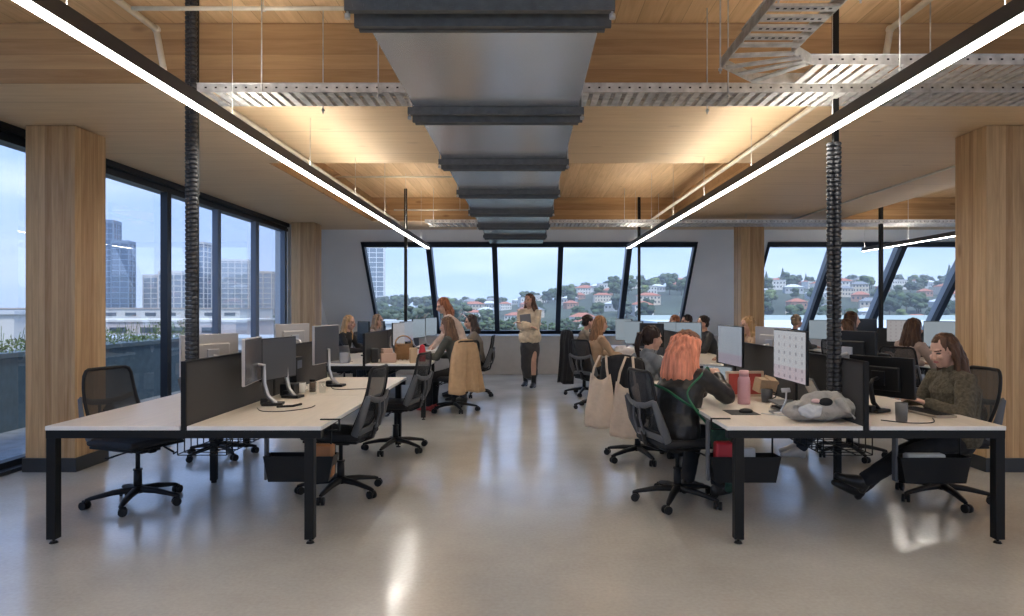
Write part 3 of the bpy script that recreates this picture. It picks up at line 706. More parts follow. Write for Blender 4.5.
# ---------------------------------------------------------------- task chair (faces local +Y)
SEATF = mat('seat_fabric', (.022, .022, .025), .85, bump=.3, bump_scale=400)
MESH = meshfabric('chair_mesh', (.03, .032, .036), .87)
def make_chair():
    o = thing('task_chair', '', 'chair')
    g = MB(); g.box((0, .0, .478), (.49, .47, .055), None, .026, 4); g.ell((0, .03, .492), (.215, .2, .028))
    organic('seat', g, SEATF, o, .009, 5)
    g = MB(); g.box((0, .0, .442), (.45, .43, .02), None, .008); g.box((0, .02, .418), (.17, .24, .05), None, .012); g.box((0, .14, .41), (.06, .05, .04), None, .01); g.build('seat_pan', BPL, o)
    g = MB(); g.cyl((.08, .05, .415), (.27, .07, .405), .006); g.box((.285, .072, .404), (.05, .03, .008), None, .003); g.build('lever', BPL, o)
    g = MB(); g.cyl((-.08, .0, .415), (-.25, -.02, .400), .006); g.box((-.27, -.022, .395), (.05, .03, .008), None, .003); g.build('lever', BPL, o)
    g = MB(); g.cyl((-.13, .1, .415), (-.18, .16, .36), .008); g.box((-.185, .165, .355), (.03, .03, .012), (.5, 0, .6), .003); g.build('lever', BPL, o)
    g = MB(); g.cyl((0, 0, .10), (0, 0, .26), .030, .028, 16); g.cyl((0, 0, .26), (0, 0, .40), .016, .016, 12); g.cyl((0, 0, .25), (0, 0, .262), .032, .032, 16); g.build('gas_lift', BPL, o)
    g = MB(); g.cyl((0, 0, .085), (0, 0, .135), .052, .042, 18); g.build('base_hub', BPL, o)
    for k in range(5):
        a = R(90+72*k+14); d = Vector((math.cos(a), math.sin(a), 0)); s_ = Vector((-d.y, d.x, 0)); g = MB()
        g.loft([d*.03+Vector((0, 0, .108)), d*.16+Vector((0, 0, .100)), d*.30+Vector((0, 0, .075)), d*.325+Vector((0, 0, .068))], [(.034, .026), (.028, .021), (.020, .015), (.015, .012)], 8, s_)
        g.build('base_arm', BPL, o)
        p = d*.325; rr = Matrix.Rotation(a*2.3+k, 3, 'Z'); ax = rr @ Vector((1, 0, 0)); fw = rr @ Vector((0, 1, 0)); g = MB(); c_ = p+fw*.012+Vector((0, 0, .030))
        g.cyl(c_-ax*.028, c_-ax*.007, .030, .030, 14); g.cyl(c_+ax*.007, c_+ax*.028, .030, .030, 14); g.cyl(c_-ax*.01, c_+ax*.01, .012, seg=8)
        g.cyl(p+Vector((0, 0, .03)), p+Vector((0, 0, .075)), .008, seg=8); g.box(c_+Vector((0, 0, .018)), (.016, .045, .035), rr, .005)
        g.build('caster', BPL, o)
    def bk(u, v):                                       # back surface: u -1..1, v 0..1
        wdt = .225-.04*v*v-.02*(1-v)**2; y = -.215-.10*v-.045*math.sin(v*PI*.8)+.028*(1-u*u)*-1+.03
        return Vector((u*wdt, y, .555+.445*v))
    g = MB(); pts = []
    lp = [(-1+.12*0, v/8) for v in range(0, 9)] 
    loop = [(-1, v/10) for v in range(0, 10)] + [(-.93, .975), (-.8, 1)] + [(u/4, 1) for u in range(-3, 4)] + [(.8, 1), (.93, .975)] + [(1, v/10) for v in range(9, -1, -1)] + [(.8, -.02), (.4, -.03), (0, -.03), (-.4, -.03), (-.8, -.02), (-1, 0)]
    g.loft([bk(*p) for p in loop], (.013, .013), 8); g.build('back_frame', BPL, o)
    g = MB(); n1_, n2_ = 8, 10; vs = [bk(-1+2*i/n1_, j/n2_) for j in range(n2_+1) for i in range(n1_+1)]; off = len(vs)
    vs += [p+Vector((0, -.003, 0)) for p in vs]; fs = []
    for j in range(n2_):
        for i in range(n1_): k = j*(n1_+1)+i; fs.append((k, k+1, k+n1_+2, k+n1_+1))
    g._add(vs[:off], fs); g.build('back_mesh', MESH, o, True)
    # lower grey bracket with side wings and lumbar pad
    g = MB()
    for s_ in (-1, 1):
        g.loft([(s_*.235, -.20, .50), (s_*.245, -.255, .62), (s_*.225, -.31, .79)], [(.008, .030), (.008, .034), (.008, .022)], 8, (1, 0, 0))
        g.loft([(s_*.225, -.31, .79), (s_*.12, -.325, .755), (0, -.335, .745)], [(.02, .008), (.022, .009), (.022, .009)], 8, (0, 0, 1))
        g.loft([(s_*.235, -.215, .51), (s_*.12, -.255, .53), (0, -.27, .535)], [(.026, .008), (.024, .009), (.026, .01)], 8, (0, 0, 1))
        g.loft([(s_*.05, -.30, .54), (s_*.05, -.335, .65), (s_*.05, -.335, .745)], [(.012, .008)]*3, 8, (1, 0, 0))
    g.build('back_bracket', DGR, o)
    g = MB(); g.ell((0, -.30, .65), (.06, .02, .075)); g.build('lumbar_pad', BPL, o)
    g = MB(); g.loft([(0, -.05, .42), (0, -.17, .415), (0, -.26, .45), (0, -.285, .54)], [(.045, .012), (.045, .012), (.04, .012), (.035, .012)], 10, (1, 0, 0)); g.build('back_stem', BPL, o)
    return o
chair0 = make_chair(); chair_used = [False]
def chair(x, y, rz, label):
    if not chair_used[0]:
        chair_used[0] = True; chair0.location = (x, y, 0); chair0.rotation_euler = (0, 0, rz); chair0['label'] = label; return chair0
    return dup(chair0, (x, y, 0), rz, label)

# ---------------------------------------------------------------- bench desks
TOP = mat('desk_top_laminate', (.66, .585, .50), .42, noise_amt=.05, noise_scale=30, stretch=(1, .08, 1))
EDGE = mat('desk_edge_white', (.80, .79, .76), .45)
PANEL = mat('acoustic_panel_fabric', (.055, .052, .050), .9, bump=.4, bump_scale=500, noise_amt=.08, noise_scale=200)
CB = mat('loose_black_cable', (.02, .02, .02), .5)
def bench(label, x0, x1, y0, n_, L_=1.5, div=None, divh=1.13, inner=1):
    o = thing('bench_desk', label, 'desk', ((x0+x1)/2, y0, 0)); hw = (x1-x0)/2; Ln = L_*n_
    for i in range(n_):
        for s_ in (-1, 1):
            a, b_ = (-hw, -.022) if s_ < 0 else (.022, hw)
            g = MB(); g.b2((a, i*L_+.004, .7045), (b_, (i+1)*L_-.004, .7295), .0015); g.mi = 1; g.b2((a+.002, i*L_+.006, .7296), (b_-.002, (i+1)*L_-.006, .7302))
            g.build('desktop', [EDGE, TOP], o)
    g = MB()
    g.b2((-hw+.005, .005, .655), (hw-.005, .06, .7035)); g.b2((-hw+.005, Ln-.06, .655), (hw-.005, Ln-.005, .7035))
    for x in (-hw+.06, -.06, .02, hw-.1): g.b2((x, .06, .665), (x+.04, Ln-.06, .7035))
    for i in range(1, n_): g.b2((-hw+.3, i*L_-.025, .656), (hw-.3, i*L_+.025, .70))
    g.build('frame_rails', BLK, o)
    for yy in (.034, Ln-.034):
        for s_ in (-1, 1):
            x = s_*(hw-.034-(.045 if s_ == inner else 0)); g = MB(); g.box((x, yy, .342), (.058, .058, .628), None, .003); g.cyl((x, yy, .012), (x, yy, .03), .008, seg=8); g.cyl((x, yy, .0005), (x, yy, .012), .026, .018, 14); g.build('leg', BLK, o)
    for i in range(1, n_):
        for s_ in (-1, 1):
            x = s_*(hw-.36); g = MB(); g.box((x, i*L_, .338), (.05, .05, .634), None, .003); g.cyl((x, i*L_, .0005), (x, i*L_, .025), .022, seg=12); g.build('leg', BLK, o)
    # cable basket and its cables under the middle
    g = MB()
    for x in (-.16, -.05, .05, .16): g.b2((x-.003, .25, .50), (x+.003, Ln-.25, .506))
    k = .25
    while k < Ln-.24: g.b2((-.16, k-.003, .496), (.16, k+.003, .501)); g.b2((-.163, k-.003, .50), (-.157, k+.003, .655)); g.b2((.157, k-.003, .50), (.163, k+.003, .655)); k += .09
    g.build('cable_basket', BLK, o)
    g = MB(); rr = random.Random(int(x0*100)+int(y0*7))
    for i in range(10*n_):
        a = rr.uniform(.3, Ln-.6); x = rr.uniform(-.13, .13); pts = []
        for k in range(7): pts.append((x+rr.uniform(-.04, .04), a+k*.07, .52+rr.uniform(0, .10) - (.06 if rr.random() < .15 else 0)))
        g.loft(pts, .0065, 5)
    g.build('cables', CB, o)['kind'] = 'stuff'
    for (a, b_) in (div if div is not None else [(i*L_, (i+1)*L_) for i in range(n_)]):
        d = MB().b2((-.012, a+.022, .70), (.012, b_-.022, divh-.012), .002).build('divider_panel', PANEL, o)
        g = MB(); g.b2((-.015, a+.004, .655), (.015, a+.022, divh)); g.b2((-.015, b_-.022, .70), (.015, b_-.004, divh)); g.b2((-.015, a+.022, divh-.012), (.015, b_-.022, divh)); g.build('divider_trim', BLK, d)
    return o
bench('black-framed bench desk nearest on the left with an empty white top', -2.97, -1.262, 4.21, 2)
bench('black-framed bench desk farther left, in front of the back window', -2.97, -1.262, 8.9, 3)
bench('black-framed bench desk nearest on the right, where the pink-haired woman works', 1.24, 2.965, 4.21, 2, inner=-1)
bench('black-framed bench desk farther right, behind the man in the grey shirt', 1.24, 2.97, 8.9, 3, inner=-1)
bench('bench desk at far right by the slanted windows, partly behind the column', 5.05, 6.78, 7.7, 3, inner=-1)
DT = .7305

# ---------------------------------------------------------------- monitors (screen faces local +Y)
SC_DARK = mat('screen_off', (.03, .032, .036), .12, spec=.6)
SC_DOC = screenmat('screen_document', (.50, .51, .54), (.22, .23, .26), .20, (4.4, 6.3, 1), True, (.98, .84, .87))
SC_BLUE = screenmat('screen_blue_grey', (.42, .47, .54), (.36, .40, .46), .15, (3, 11, 1), True, (1, .80, .84))
SC_PALE = screenmat('screen_pale', (.50, .58, .64), (.55, .62, .66), .13, (2, 14, 1))
SC_PLAN = screenmat('screen_plan', (.58, .55, .55), (.38, .34, .35), .14, (5, 6, 1))
SC_LIT = screenmat('screen_lit', (.50, .60, .68), (.50, .58, .62), .12, (3, 9, 1), False)
SILV = mat('silver_monitor_back', (.50, .47, .45), .45, .3)
SILD = mat('silver_arm', (.55, .55, .56), .35, .7)
def monitor(label, x, y, rz, top=1.27, wd=.54, ht=.32, scr=None, back=None, stand='arm', z0=DT, tilt=0, foot=None):
    back = back or BPL; scr = scr or SC_DARK
    o = thing('monitor', label, 'monitor', (x, y, z0), rz); zc = top-ht/2-z0
    rt = Matrix.Rotation(R(tilt), 3, 'X')
    g = MB(); g.box((0, .0, zc), (wd, .022, ht), rt, .004); g.box(Vector((0, 0, zc))+rt @ Vector((0, -.022, -.01)), (wd*.62, .025, ht*.6), rt, .01); s_ = g.build('screen_housing', back, o)
    # thin bezel and lit area
    c_ = Vector((0, 0, zc))+rt @ Vector((0, .0125, 0))
    MB().box(c_, (wd-.014, .003, ht-.016), rt).build('display', scr, s_)
    fx, fy = foot or (0, -.12)
    if stand in ('arm', 'black'):
        AM = SILD if stand == 'arm' else BPL
        g = MB(); g.box((0, -.04, zc-.01), (.10, .012, .10), None, .003)
        g.loft([(0, -.045, zc-.01), (fx*.5, -.075+fy*.2, zc-.02), (fx, fy, zc-.05), (fx, fy, .16), (fx*.9, fy+.03, .07), (fx*.7, fy+.09, .02)], [(.014, .012)]*3+[(.018, .014)]*3, 10); g.build('arm', AM, o)
        g = MB(); g.box((fx*.8, fy+.07, .014), (.11, .15, .022), None, .006); g.box((fx, fy, .03), (.05, .05, .05), None, .008); g.build('arm_base', BPL, o)
    else:
        g = MB(); g.box((0, -.035, zc*.5+.02), (.05, .018, zc+.02), None, .004); g.build('stand_neck', back if stand == 'own' else SILD, o)
        g = MB(); g.box((0, .0, .006), (.24, .19, .012), None, .005); g.build('stand_base', back if stand == 'own' else SILD, o)
    return o
# left bench, aisle side: pair of monitors in a shallow V, seen from the front
monitor('monitor near left, reflective silver-edged left half of the angled pair', -1.99, 4.96, face(1, .16), 1.245, .52, .33, mat('screen_reflective', (.12, .12, .13), .16, .3, spec=.8), SILV, 'arm', foot=(-.16, .05))
monitor('monitor near left, plain dark right half of the angled pair', -1.98, 5.46, face(1, -.2), 1.225, .50, .33, mat('screen_matte_off', (.085, .088, .095), .4), BPL, 'arm', foot=(-.12, -.0))
monitor('dark switched-off monitor on the silver arm, second seat of the near left desk', -1.86, 6.35, face(1, -.12), 1.30, .56, .35, MC['screen_matte_off'], SILV, 'arm', foot=(0, .03))
monitor('light-backed monitor seen from behind, beyond the near left divider', -2.43, 5.25, face(-1, .55), 1.26, .50, .31, None, SILV, 'arm')
monitor('small light-backed monitor seen from behind at the end of the near left desk', -2.38, 6.95, face(-1, .5), 1.30, .46, .30, None, SILV, 'arm')
# left far bench
monitor('black monitor in front of the blonde woman at the far left', -2.45, 10.3, face(-.8, -.6), 1.26, .42, .34, SC_DARK, BPL, 'arm')
monitor('dark monitor standing by the black divider on the far left desk', -1.98, 11.3, face(1, -.25), 1.24, .5, .34, SC_BLUE, BPL, 'arm')
monitor('pinkish-lit monitor left of the standing woman at the far left desk', -1.92, 10.25, face(1, -.2), 1.24, .46, .34, SC_PLAN, BPL, 'arm')
monitor('blue-lit monitor beside the standing woman at the far left desk', -1.92, 12.2, face(1, -.3), 1.27, .5, .34, SC_LIT, BPL, 'arm')
monitor('farthest blue-grey monitor on the far left desk', -1.80, 12.9, face(1, -.3), 1.28, .5, .34, SC_LIT, BPL, 'arm')
monitor('monitor seen from behind on the outer side of the far left desk', -2.45, 11.7, face(-1, -.3), 1.24, .5, .33, None, BPL, 'arm')
# right bench, aisle side
monitor('large monitor showing a pale page of thumbnails, near right desk', 1.91, 4.93, face(-1, .0), 1.30, .60, .37, SC_DOC, BPL, 'own')
monitor('blue-grey monitor beyond the pink-haired woman, second seat of the near right desk', 1.86, 6.20, face(-1, -.06), 1.30, .60, .36, SC_BLUE, BPL, 'own')
monitor('dark-backed monitor in front of the woman in the olive sweater', 2.50, 4.80, face(.88, .48), 1.12, .48, .28, SC_LIT, BPL, 'black', tilt=4)
monitor('black-backed monitor left of the olive-sweater woman, just past the cable spine', 2.44, 5.12, face(1, .35), 1.29, .46, .32, SC_PALE, BPL, 'arm')
monitor('silver-backed monitor of the second outer seat, near right desk', 2.33, 6.45, face(.95, .3), 1.28, .50, .31, SC_PALE, SILV, 'arm')
# right far bench
for lab, x, y, rz, tp, wd, ht, sc in (
    ('farther of the two pale grey monitors by the aisle, far right desk', 1.72, 12.0, face(-.8, -.6), 1.27, .40, .38, SC_LIT),
    ('nearer of the two pale grey monitors by the aisle, far right desk', 1.74, 11.0, face(-.8, -.6), 1.25, .40, .37, SC_LIT),
    ('dark monitor right of the two pale grey ones, far right desk', 1.82, 9.9, face(-.8, -.6), 1.24, .46, .34, SC_DARK),
    ('small bright monitor farther back in the middle of the far right desk', 2.28, 10.9, face(-.35, -.94), 1.24, .36, .26, SC_LIT),
    ('bright monitor just left of the person with the dark bun', 2.30, 9.65, face(-.35, -.94), 1.26, .36, .28, SC_LIT)):
    monitor(lab, x, y, rz, tp, wd, ht, sc, BPL, 'arm')
# far right bench
monitor('small monitor showing a plan, on the far right desk left of the pole', 5.75, 10.4, face(-.6, -.8), 1.28, .46, .34, SC_PLAN, BPL, 'arm')
monitor('pale blue lit monitor at the column edge on the far right desk', 5.72, 9.35, face(-.75, -.66), 1.28, .50, .36, SC_PALE, BPL, 'arm')
monitor('grey lit monitor under the slanted window at the far right desk', 5.7, 11.6, face(-.6, -.8), 1.28, .44, .34, SC_LIT, BPL, 'arm')
monitor('dark monitor behind the dark-haired woman at the far right desk', 5.40, 11.0, face(-.6, -.8), 1.28, .46, .34, SC_DARK, BPL, 'arm')
monitor('grey monitor seen low left of the spine, far right desk end', 5.25, 12.1-.1, face(-.5, -.85), 1.25, .52, .34, SC_LIT, BPL, 'arm')

# ---------------------------------------------------------------- tool caddies hung on desk edges
def caddy(label, x, y, rz, stuff):
    o = thing('hanging_caddy', label, 'caddy', (x, y, .30), rz)
    g = MB(); t_ = .004
    g.prism([(-.20, 0), (.20, 0), (.235, .17), (.23, .17), (.196, t_), (-.196, t_), (-.23, .17), (-.235, .17)], -.065, .065, 'Y')
    g.prism([(-.20, 0), (.20, 0), (.235, .17), (-.235, .17)], -.069, -.064, 'Y'); g.prism([(-.20, 0), (.20, 0), (.235, .17), (-.235, .17)], .064, .069, 'Y')
    g.build('tray', BLK, o)
    g = MB(); g.b2((-.24, -.02, .0), (-.23, .02, .40)); g.b2((-.24, -.02, .39), (-.23, .02, .405)); g.box((-.235, 0, .2), (.02, .05, .4), None, .006); g.build('hanger', DGR, o)
    g = MB(); g.cyl((.20, 0, .10), (.20, 0, .36), .006); g.cyl((.20, 0, .36), (.20, 0, .41), .006); g.build('hanger', BLK, o)
    for nm, c_, d_, m, lab, cat in stuff:
        q = MB().box((0, 0, 0), d_, None, min(d_)*.2).build(nm, m); M_ = Matrix.Rotation(rz, 3, 'Z') @ Vector(c_)
        q.location = (x+M_.x, y+M_.y, .30+M_.z); q.rotation_euler = (0, 0, rz); tag(q, lab, cat)
    return o
caddy('black caddy hung under the aisle edge of the near left desk', -1.52, 4.62, 0, [('leather_pouch', (.15, 0, .13), (.14, .08, .22), mat('tan_leather', (.34, .15, .06), .6), 'brown leather pouch in the left hanging caddy', 'pouch')])
caddy('black caddy holding red and grey things under the near right desk', 1.46, 4.60, 0, [('red_box', (-.13, 0, .14), (.12, .09, .24), mat('red_card', (.42, .02, .03), .5), 'red box standing in the near right caddy', 'box'), ('folder', (.02, 0, .12), (.12, .06, .20), mat('grey_paper', (.50, .50, .50), .8), 'grey folder standing in the near right caddy', 'folder')])
caddy('black caddy with papers under the outer edge of the near right desk', 2.71, 4.58, 0, [('paper_stack', (-.04, 0, .10), (.26, .07, .17), mat('white_paper', (.62, .62, .60), .8), 'stack of papers in the caddy under the olive-sweater woman\'s desk', 'papers')])
def edge_hook(x, y, s_, label):
    g = MB(); g.box((x-s_*.04, y, DT+.004), (.12, .022, .007)); g.box((x+s_*.024, y, DT-.03), (.007, .022, .075)); g.box((x-s_*.02, y, DT-.066), (.09, .022, .007))
    tag(g.build('edge_clamp', BLK), label, 'clamp')
edge_hook(-1.24, 4.45, 1, 'black clamp gripping the aisle edge of the near left desk')
edge_hook(1.24, 4.48, -1, 'black clamp gripping the aisle edge of the near right desk')

# ---------------------------------------------------------------- small things on the desks
CER = mat('white_ceramic', (.68, .66, .62), .3); GLC = mixglass('clear_glassware', (.90, .93, .93))
def cup(label, x, y, m=CER, r=.04, h=.09, z=DT, handle=True, name='mug'):
    o = thing(name, label, 'cup', (x, y, z)); g = MB()
    g.cyl((0, 0, 0), (0, 0, h), r*.88, r, 20)
    b_ = g.build('body', m, o); g = MB(); g.cyl((0, 0, h), (0, 0, h+.001), r*.85, seg=16); g.build('opening', BPL, o)
    if handle: MB().loft([(r*.9, 0, h*.8), (r*1.5, 0, h*.7), (r*1.55, 0, h*.4), (r*.9, 0, h*.25)], .005, 8).build('handle', m, o)
    return o
cup('white mug beside the dark speaker box on the near left desk', -1.93, 5.86)
cup('small clear glass nearest the white mug on the near left desk', -1.80, 5.78, GLC, .032, .10, handle=False, name='drinking_glass')
cup('second clear glass right of the first on the near left desk', -1.76, 5.90, GLC, .032, .09, handle=False, name='drinking_glass')
o = thing('jar', 'small dark-lidded jar beside the white mug', 'jar', (-1.86, 5.95, DT)); MB().cyl((0, 0, 0), (0, 0, .09), .028, seg=16).build('body', mat('jar_brown', (.12, .08, .06), .3), o); MB().cyl((0, 0, .09), (0, 0, .11), .026, seg=16).build('lid', BPL, o)
g = MB(); g.box((-1.98, 5.72, DT+.05), (.12, .14, .10), None, .01); tag(g.build('dock', BPL), 'small black dock box left of the white mug', 'box')
g = MB(); g.box((-2.02, 6.0, DT+.15), (.06, .16, .30), None, .006); g.mi = 1; g.b2((-1.992, 5.94, DT+.2), (-1.988, 6.06, DT+.27)); tag(g.build('mini_computer', [BPL, mat('blue_grey_panel', (.08, .11, .17), .3)]), 'slim black computer tower upright by the divider, near left desk', 'computer')
def cable(label, pts, m=CB, r=.0035): return tag(MB().loft(smo(pts), r, 6).build('cable', m), label, 'cable')
cable('black power cable curling over the near left desktop in front of the arm foot', [(-1.95, 4.95, DT+.004), (-1.85, 4.80, DT+.004), (-1.70, 4.80, DT+.004), (-1.58, 4.95, DT+.004), (-1.57, 5.08, DT+.004)])
g = MB(); g.loft([(-1.82, 5.0, DT+.006), (-1.72, 5.03, DT+.008), (-1.68, 5.10, DT+.012)], .009, 8); tag(g.build('adapter_plug', BPL), 'black adapter plug lying by the silver monitor arm foot', 'plug')
cable('black cable trailing from the second monitor arm on the near left desk', [(-1.80, 6.3, DT+.004), (-1.7, 6.1, DT+.004), (-1.5, 6.12, DT+.004), (-1.40, 6.15, DT+.004)])

# near right desk, aisle side
o = thing('water_bottle', 'pale pink water bottle with ribbed lid on the near right desk', 'bottle', (1.66, 5.2, DT))
PK = mat('pink_bottle', (.66, .36, .38), .45)
MB().loft([(0, 0, .01), (0, 0, .17), (0, 0, .20), (0, 0, .205)], [.047, .047, .042, .036], 20).build('body', PK, o); MB().cyl((0, 0, .21), (0, 0, .255), .036, .034, 18).build('lid', mat('pink_lid', (.72, .42, .42), .4), o)
o = thing('picture_frame', 'red picture in a pale wooden frame standing behind the pink bottle', 'picture', (1.80, 5.62, DT), R(6))
g = MB(); 
for p0, p1 in (((-.16, -.01, 0), (-.14, .01, .21)), ((.14, -.01, 0), (.16, .01, .21)), ((-.14, -.01, 0), (.14, .01, .02)), ((-.14, -.01, .19), (.14, .01, .21))): g.b2(p0, p1)
g.build('frame', mat('pale_oak_frame', (.62, .47, .36), .5), o); MB().b2((-.14, -.004, .02), (.14, .004, .19)).build('picture', mat('red_picture', (.45, .07, .06), .6, noise_amt=.1), o)
g = MB(); g.box((0, 0, .055), (.16, .09, .11), (.2, .1, .3), .004); g.box((.05, .0, .10), (.10, .08, .02), (.5, .3, .3), .004); q = g.build('paper_bag', mat('tan_paper', (.52, .38, .24), .8, bump=.5, bump_scale=40)); q.location = (1.90, 5.42, DT+.06); tag(q, 'crumpled tan paper packet in front of the red picture', 'packet')
cup('dark grey mug under the tan packet near the pink bottle', 1.87, 5.30, mat('dark_grey_ceramic', (.08, .08, .085), .4), .045, .10)
o = thing('laptop', 'open dark laptop on a stand facing the pink-haired woman', 'laptop', (1.88, 5.0-.12, DT), face(-1, .1))
g = MB(); g.box((0, 0, .05), (.31, .215, .012), None, .004); g.build('keyboard_base', mat('space_grey', (.16, .165, .175), .4, .6), o)
g = MB(); g.box((0, -.165, .145), (.31, .008, .21), (R(-28), 0, 0), .003); q = g.build('lid', MC['space_grey'], o); MB().box((0, -.159, .147), (.295, .002, .19), (R(-28), 0, 0)).build('display', SC_DARK, q)
g = MB(); g.box((0, 0, .004), (.20, .18, .006), None, .002); g.box((0, -.04, .025), (.14, .012, .045), (R(30), 0, 0)); g.build('laptop_stand', ALU, o)
o = thing('laptop', 'open laptop with a pale blue screen beyond the pink-haired woman', 'laptop', (1.60, 5.95, DT), face(-1, -.75))
g = MB(); g.box((0, 0, .008), (.31, .215, .014), None, .004); g.build('keyboard_base', MC['space_grey'], o)
g = MB(); g.box((0, -.13, .12), (.31, .008, .21), (R(-12), 0, 0), .003); q = g.build('lid', MC['space_grey'], o); MB().box((0, -.124, .12), (.295, .002, .19), (R(-12), 0, 0)).build('display', SC_PALE, q)
g = MB(); g.ell((1.53, 4.75, DT+.012), (.05, .035, .02)); tag(g.build('mouse', BPL), 'black computer mouse at the near corner of the right desk', 'mouse')
g = MB(); g.box((1.50, 4.76, DT+.002), (.20, .22, .003), None, .001); tag(g.build('mouse_mat', mat('dark_mat', (.05, .05, .05), .9)), 'dark mat under the black mouse', 'mat')
cable('pale cable lying across the near right desktop', [(1.62, 4.7, DT+.004), (1.75, 4.6, DT+.004), (1.85, 4.62, DT+.004), (1.95, 4.75, DT+.004)], ALU)
g = MB(); g.box((1.74, 4.72, DT+.008), (.09, .11, .014), None, .004); g.loft([(1.76, 4.72, DT+.015), (1.79, 4.70, DT+.09), (1.80, 4.72, DT+.15)], .006, 8); g.box((1.80, 4.73, DT+.16), (.07, .012, .03), (R(-20), 0, .3), .003)
tag(g.build('phone_stand', ALU), 'small metal phone stand beside the grey canvas bag', 'stand')
# outer side
cup('dark grey cup by the olive-sweater woman\'s monitor', 2.42, 4.40, mat('grey_tumbler', (.12, .12, .12), .5), .038, .12, handle=False, name='tumbler')
g = MB(); g.b2((2.14, 4.5, DT+.001), (2.20, 4.95, DT+.30), .01); tag(g.build('mini_computer', BPL), 'tall black computer case against the near right divider, outer side', 'computer')
cable('dark cable curving over the outer near right desktop', [(2.30, 4.42, DT+.004), (2.42, 4.31, DT+.004), (2.58, 4.33, DT+.004), (2.68, 4.5, DT+.004)])
g = MB(); g.box((2.76, 4.72, DT+.010), (.15, .42, .016), (0, 0, .1), .004); g.mi = 1
for i in range(5):
    for j in range(14): g.box((2.76-.055+i*.027 - (j-6.5)*.028*math.sin(.1)*1, 4.72+(j-6.5)*.028, DT+.0195), (.022, .024, .004), (0, 0, .1))
tag(g.build('keyboard', [mat('tan_keyboard', (.30, .25, .20), .5), BPL]), 'keyboard under the hands of the olive-sweater woman', 'keyboard')
g = MB(); g.b2((2.135-.02, 4.36, .93), (2.137-.03, 4.44, 1.06)); g.mi = 1; g.b2((2.10, 4.372, .94), (2.1035, 4.428, 1.05)); tag(g.build('name_card', [ALU, MC['acoustic_panel_fabric']]), 'thin grey card frame fixed to the near right divider', 'card')

# grey canvas bag on the near right desk
FAB = mat('grey_canvas', (.36, .34, .31), .9, noise_amt=.12, noise_scale=14, bump=.5, bump_scale=90)
g = MB()
g.ell((0, 0, .07), (.20, .12, .075)); g.ell((.13, .0, .08), (.11, .11, .075)); g.ell((-.13, 0, .055), (.10, .10, .055)); g.loft([(-.17, -.05, .10), (-.08, -.02, .15), (.05, 0, .165), (.14, .02, .14)], .028, 10); g.loft([(.10, -.03, .15), (.17, -.04, .12), (.22, -.06, .05)], .03, 10); g.loft([(.09, -.08, .13), (.13, -.11, .08), (.17, -.12, .03)], .02, 8)
def crump(a, sc):
    def f(c, n_): return c + n_*(a*(noise.noise(c*sc)+.5*noise.noise(c*sc*2.3)))
    return f
o = organic('canvas_bag', g, FAB, None, .007, 3, warp=crump(.022, 11)); o.location = (1.90, 4.42, DT+.004); tag(o, 'slumped grey canvas bag lying on the near right desk', 'bag')
g = MB(); g.ell((0, 0, .0), (.075, .03, .045)); g.ell((.05, 0, .02), (.03, .03, .02)); organic('clear_pouch', g, mat('pale_plastic_pouch', (.52, .54, .56), .25), o, .006, 2, warp=crump(.01, 20)).location = (-.10, -.105, .075)
g = MB(); g.ell((0, 0, .0), (.03, .02, .015)); q = organic('pink_lining', g, mat('pink_item', (.62, .40, .38), .6), o, .005, 2); q.location = (-.06, -.085, .135)
g = MB(); g.ell((0, 0, 0), (.045, .02, .028)); q = organic('bag_opening', g, BPL, o, .005, 2); q.location = (.0, -.095, .13)

# far left desk clutter
PB = mat('pink_box_card', (.55, .38, .30), .7)
g = MB(); g.box((-1.86, 9.2, DT+.06), (.20, .18, .12), (0, 0, .3), .006); g.box((-1.88, 9.22, DT+.15), (.13, .12, .07), (0, 0, .5), .006); tag(g.build('cardboard_boxes', PB), 'small stacked pale cardboard boxes on the far left desk', 'boxes')
g = MB(); g.box((-2.02, 9.12, DT+.10), (.10, .16, .19), (0, 0, .2), .02); tag(g.build('backpack', mat('black_nylon', (.02, .02, .022), .7)), 'small black bag leaning by the divider on the far left desk', 'bag')
o = thing('wicker_basket', 'brown wicker basket on the far left desk beside the pinkish monitor', 'basket', (-1.72, 9.6, DT))
g = MB()
for i in range(9): g.loft([(.12*math.cos(k*PI/9), .09*math.sin(k*PI/9), .02+i*.024) for k in range(19)], .009, 6)
for k in range(12): a = k*PI/6; g.cyl((.12*math.cos(a), .09*math.sin(a), .0), (.12*math.cos(a), .09*math.sin(a), .24), .007, seg=6)
g.build('weave', mat('wicker', (.30, .17, .08), .8), o); MB().loft([(.12*math.cos(k*PI/8), 0, .22+.12*math.sin(k*PI/8)) for k in range(9)], .009, 6).build('handle', MC['wicker'], o)
g = MB(); g.loft([(-1.42, 9.35, DT+.005), (-1.42, 9.35, DT+.12), (-1.42, 9.35, DT+.2)], [.045, .05, .035], 14); tag(g.build('red_bottle', mat('bright_red', (.62, .03, .05), .4)), 'bright red drink bottle on the far left desk by the seated woman', 'bottle')
g = MB(); g.box((-1.50, 9.1, DT+.10), (.10, .08, .2), (0, 0, .3), .01); tag(g.build('paper_bag', MC['tan_paper']), 'upright tan paper bag beside the red bottle', 'bag')
g = MB(); g.box((-1.42, 10.2, DT+.03), (.32, .24, .05), (0, 0, .2), .01); g.box((-1.45, 10.22, DT+.08), (.2, .2, .04), (0, 0, .6), .01); tag(g.build('papers', WHT), 'white papers and packets piled before the standing woman', 'papers')
o = thing('laptop', 'open pale laptop before the blonde woman in the black sweater', 'laptop', (-2.62, 9.35, DT), face(-.9, .5)); MB().box((0, 0, .008), (.31, .21, .014), None, .004).build('keyboard_base', ALU, o); MB().box((0, -.13, .11), (.31, .008, .21), (R(-14), 0, 0), .003).build('lid', ALU, o)
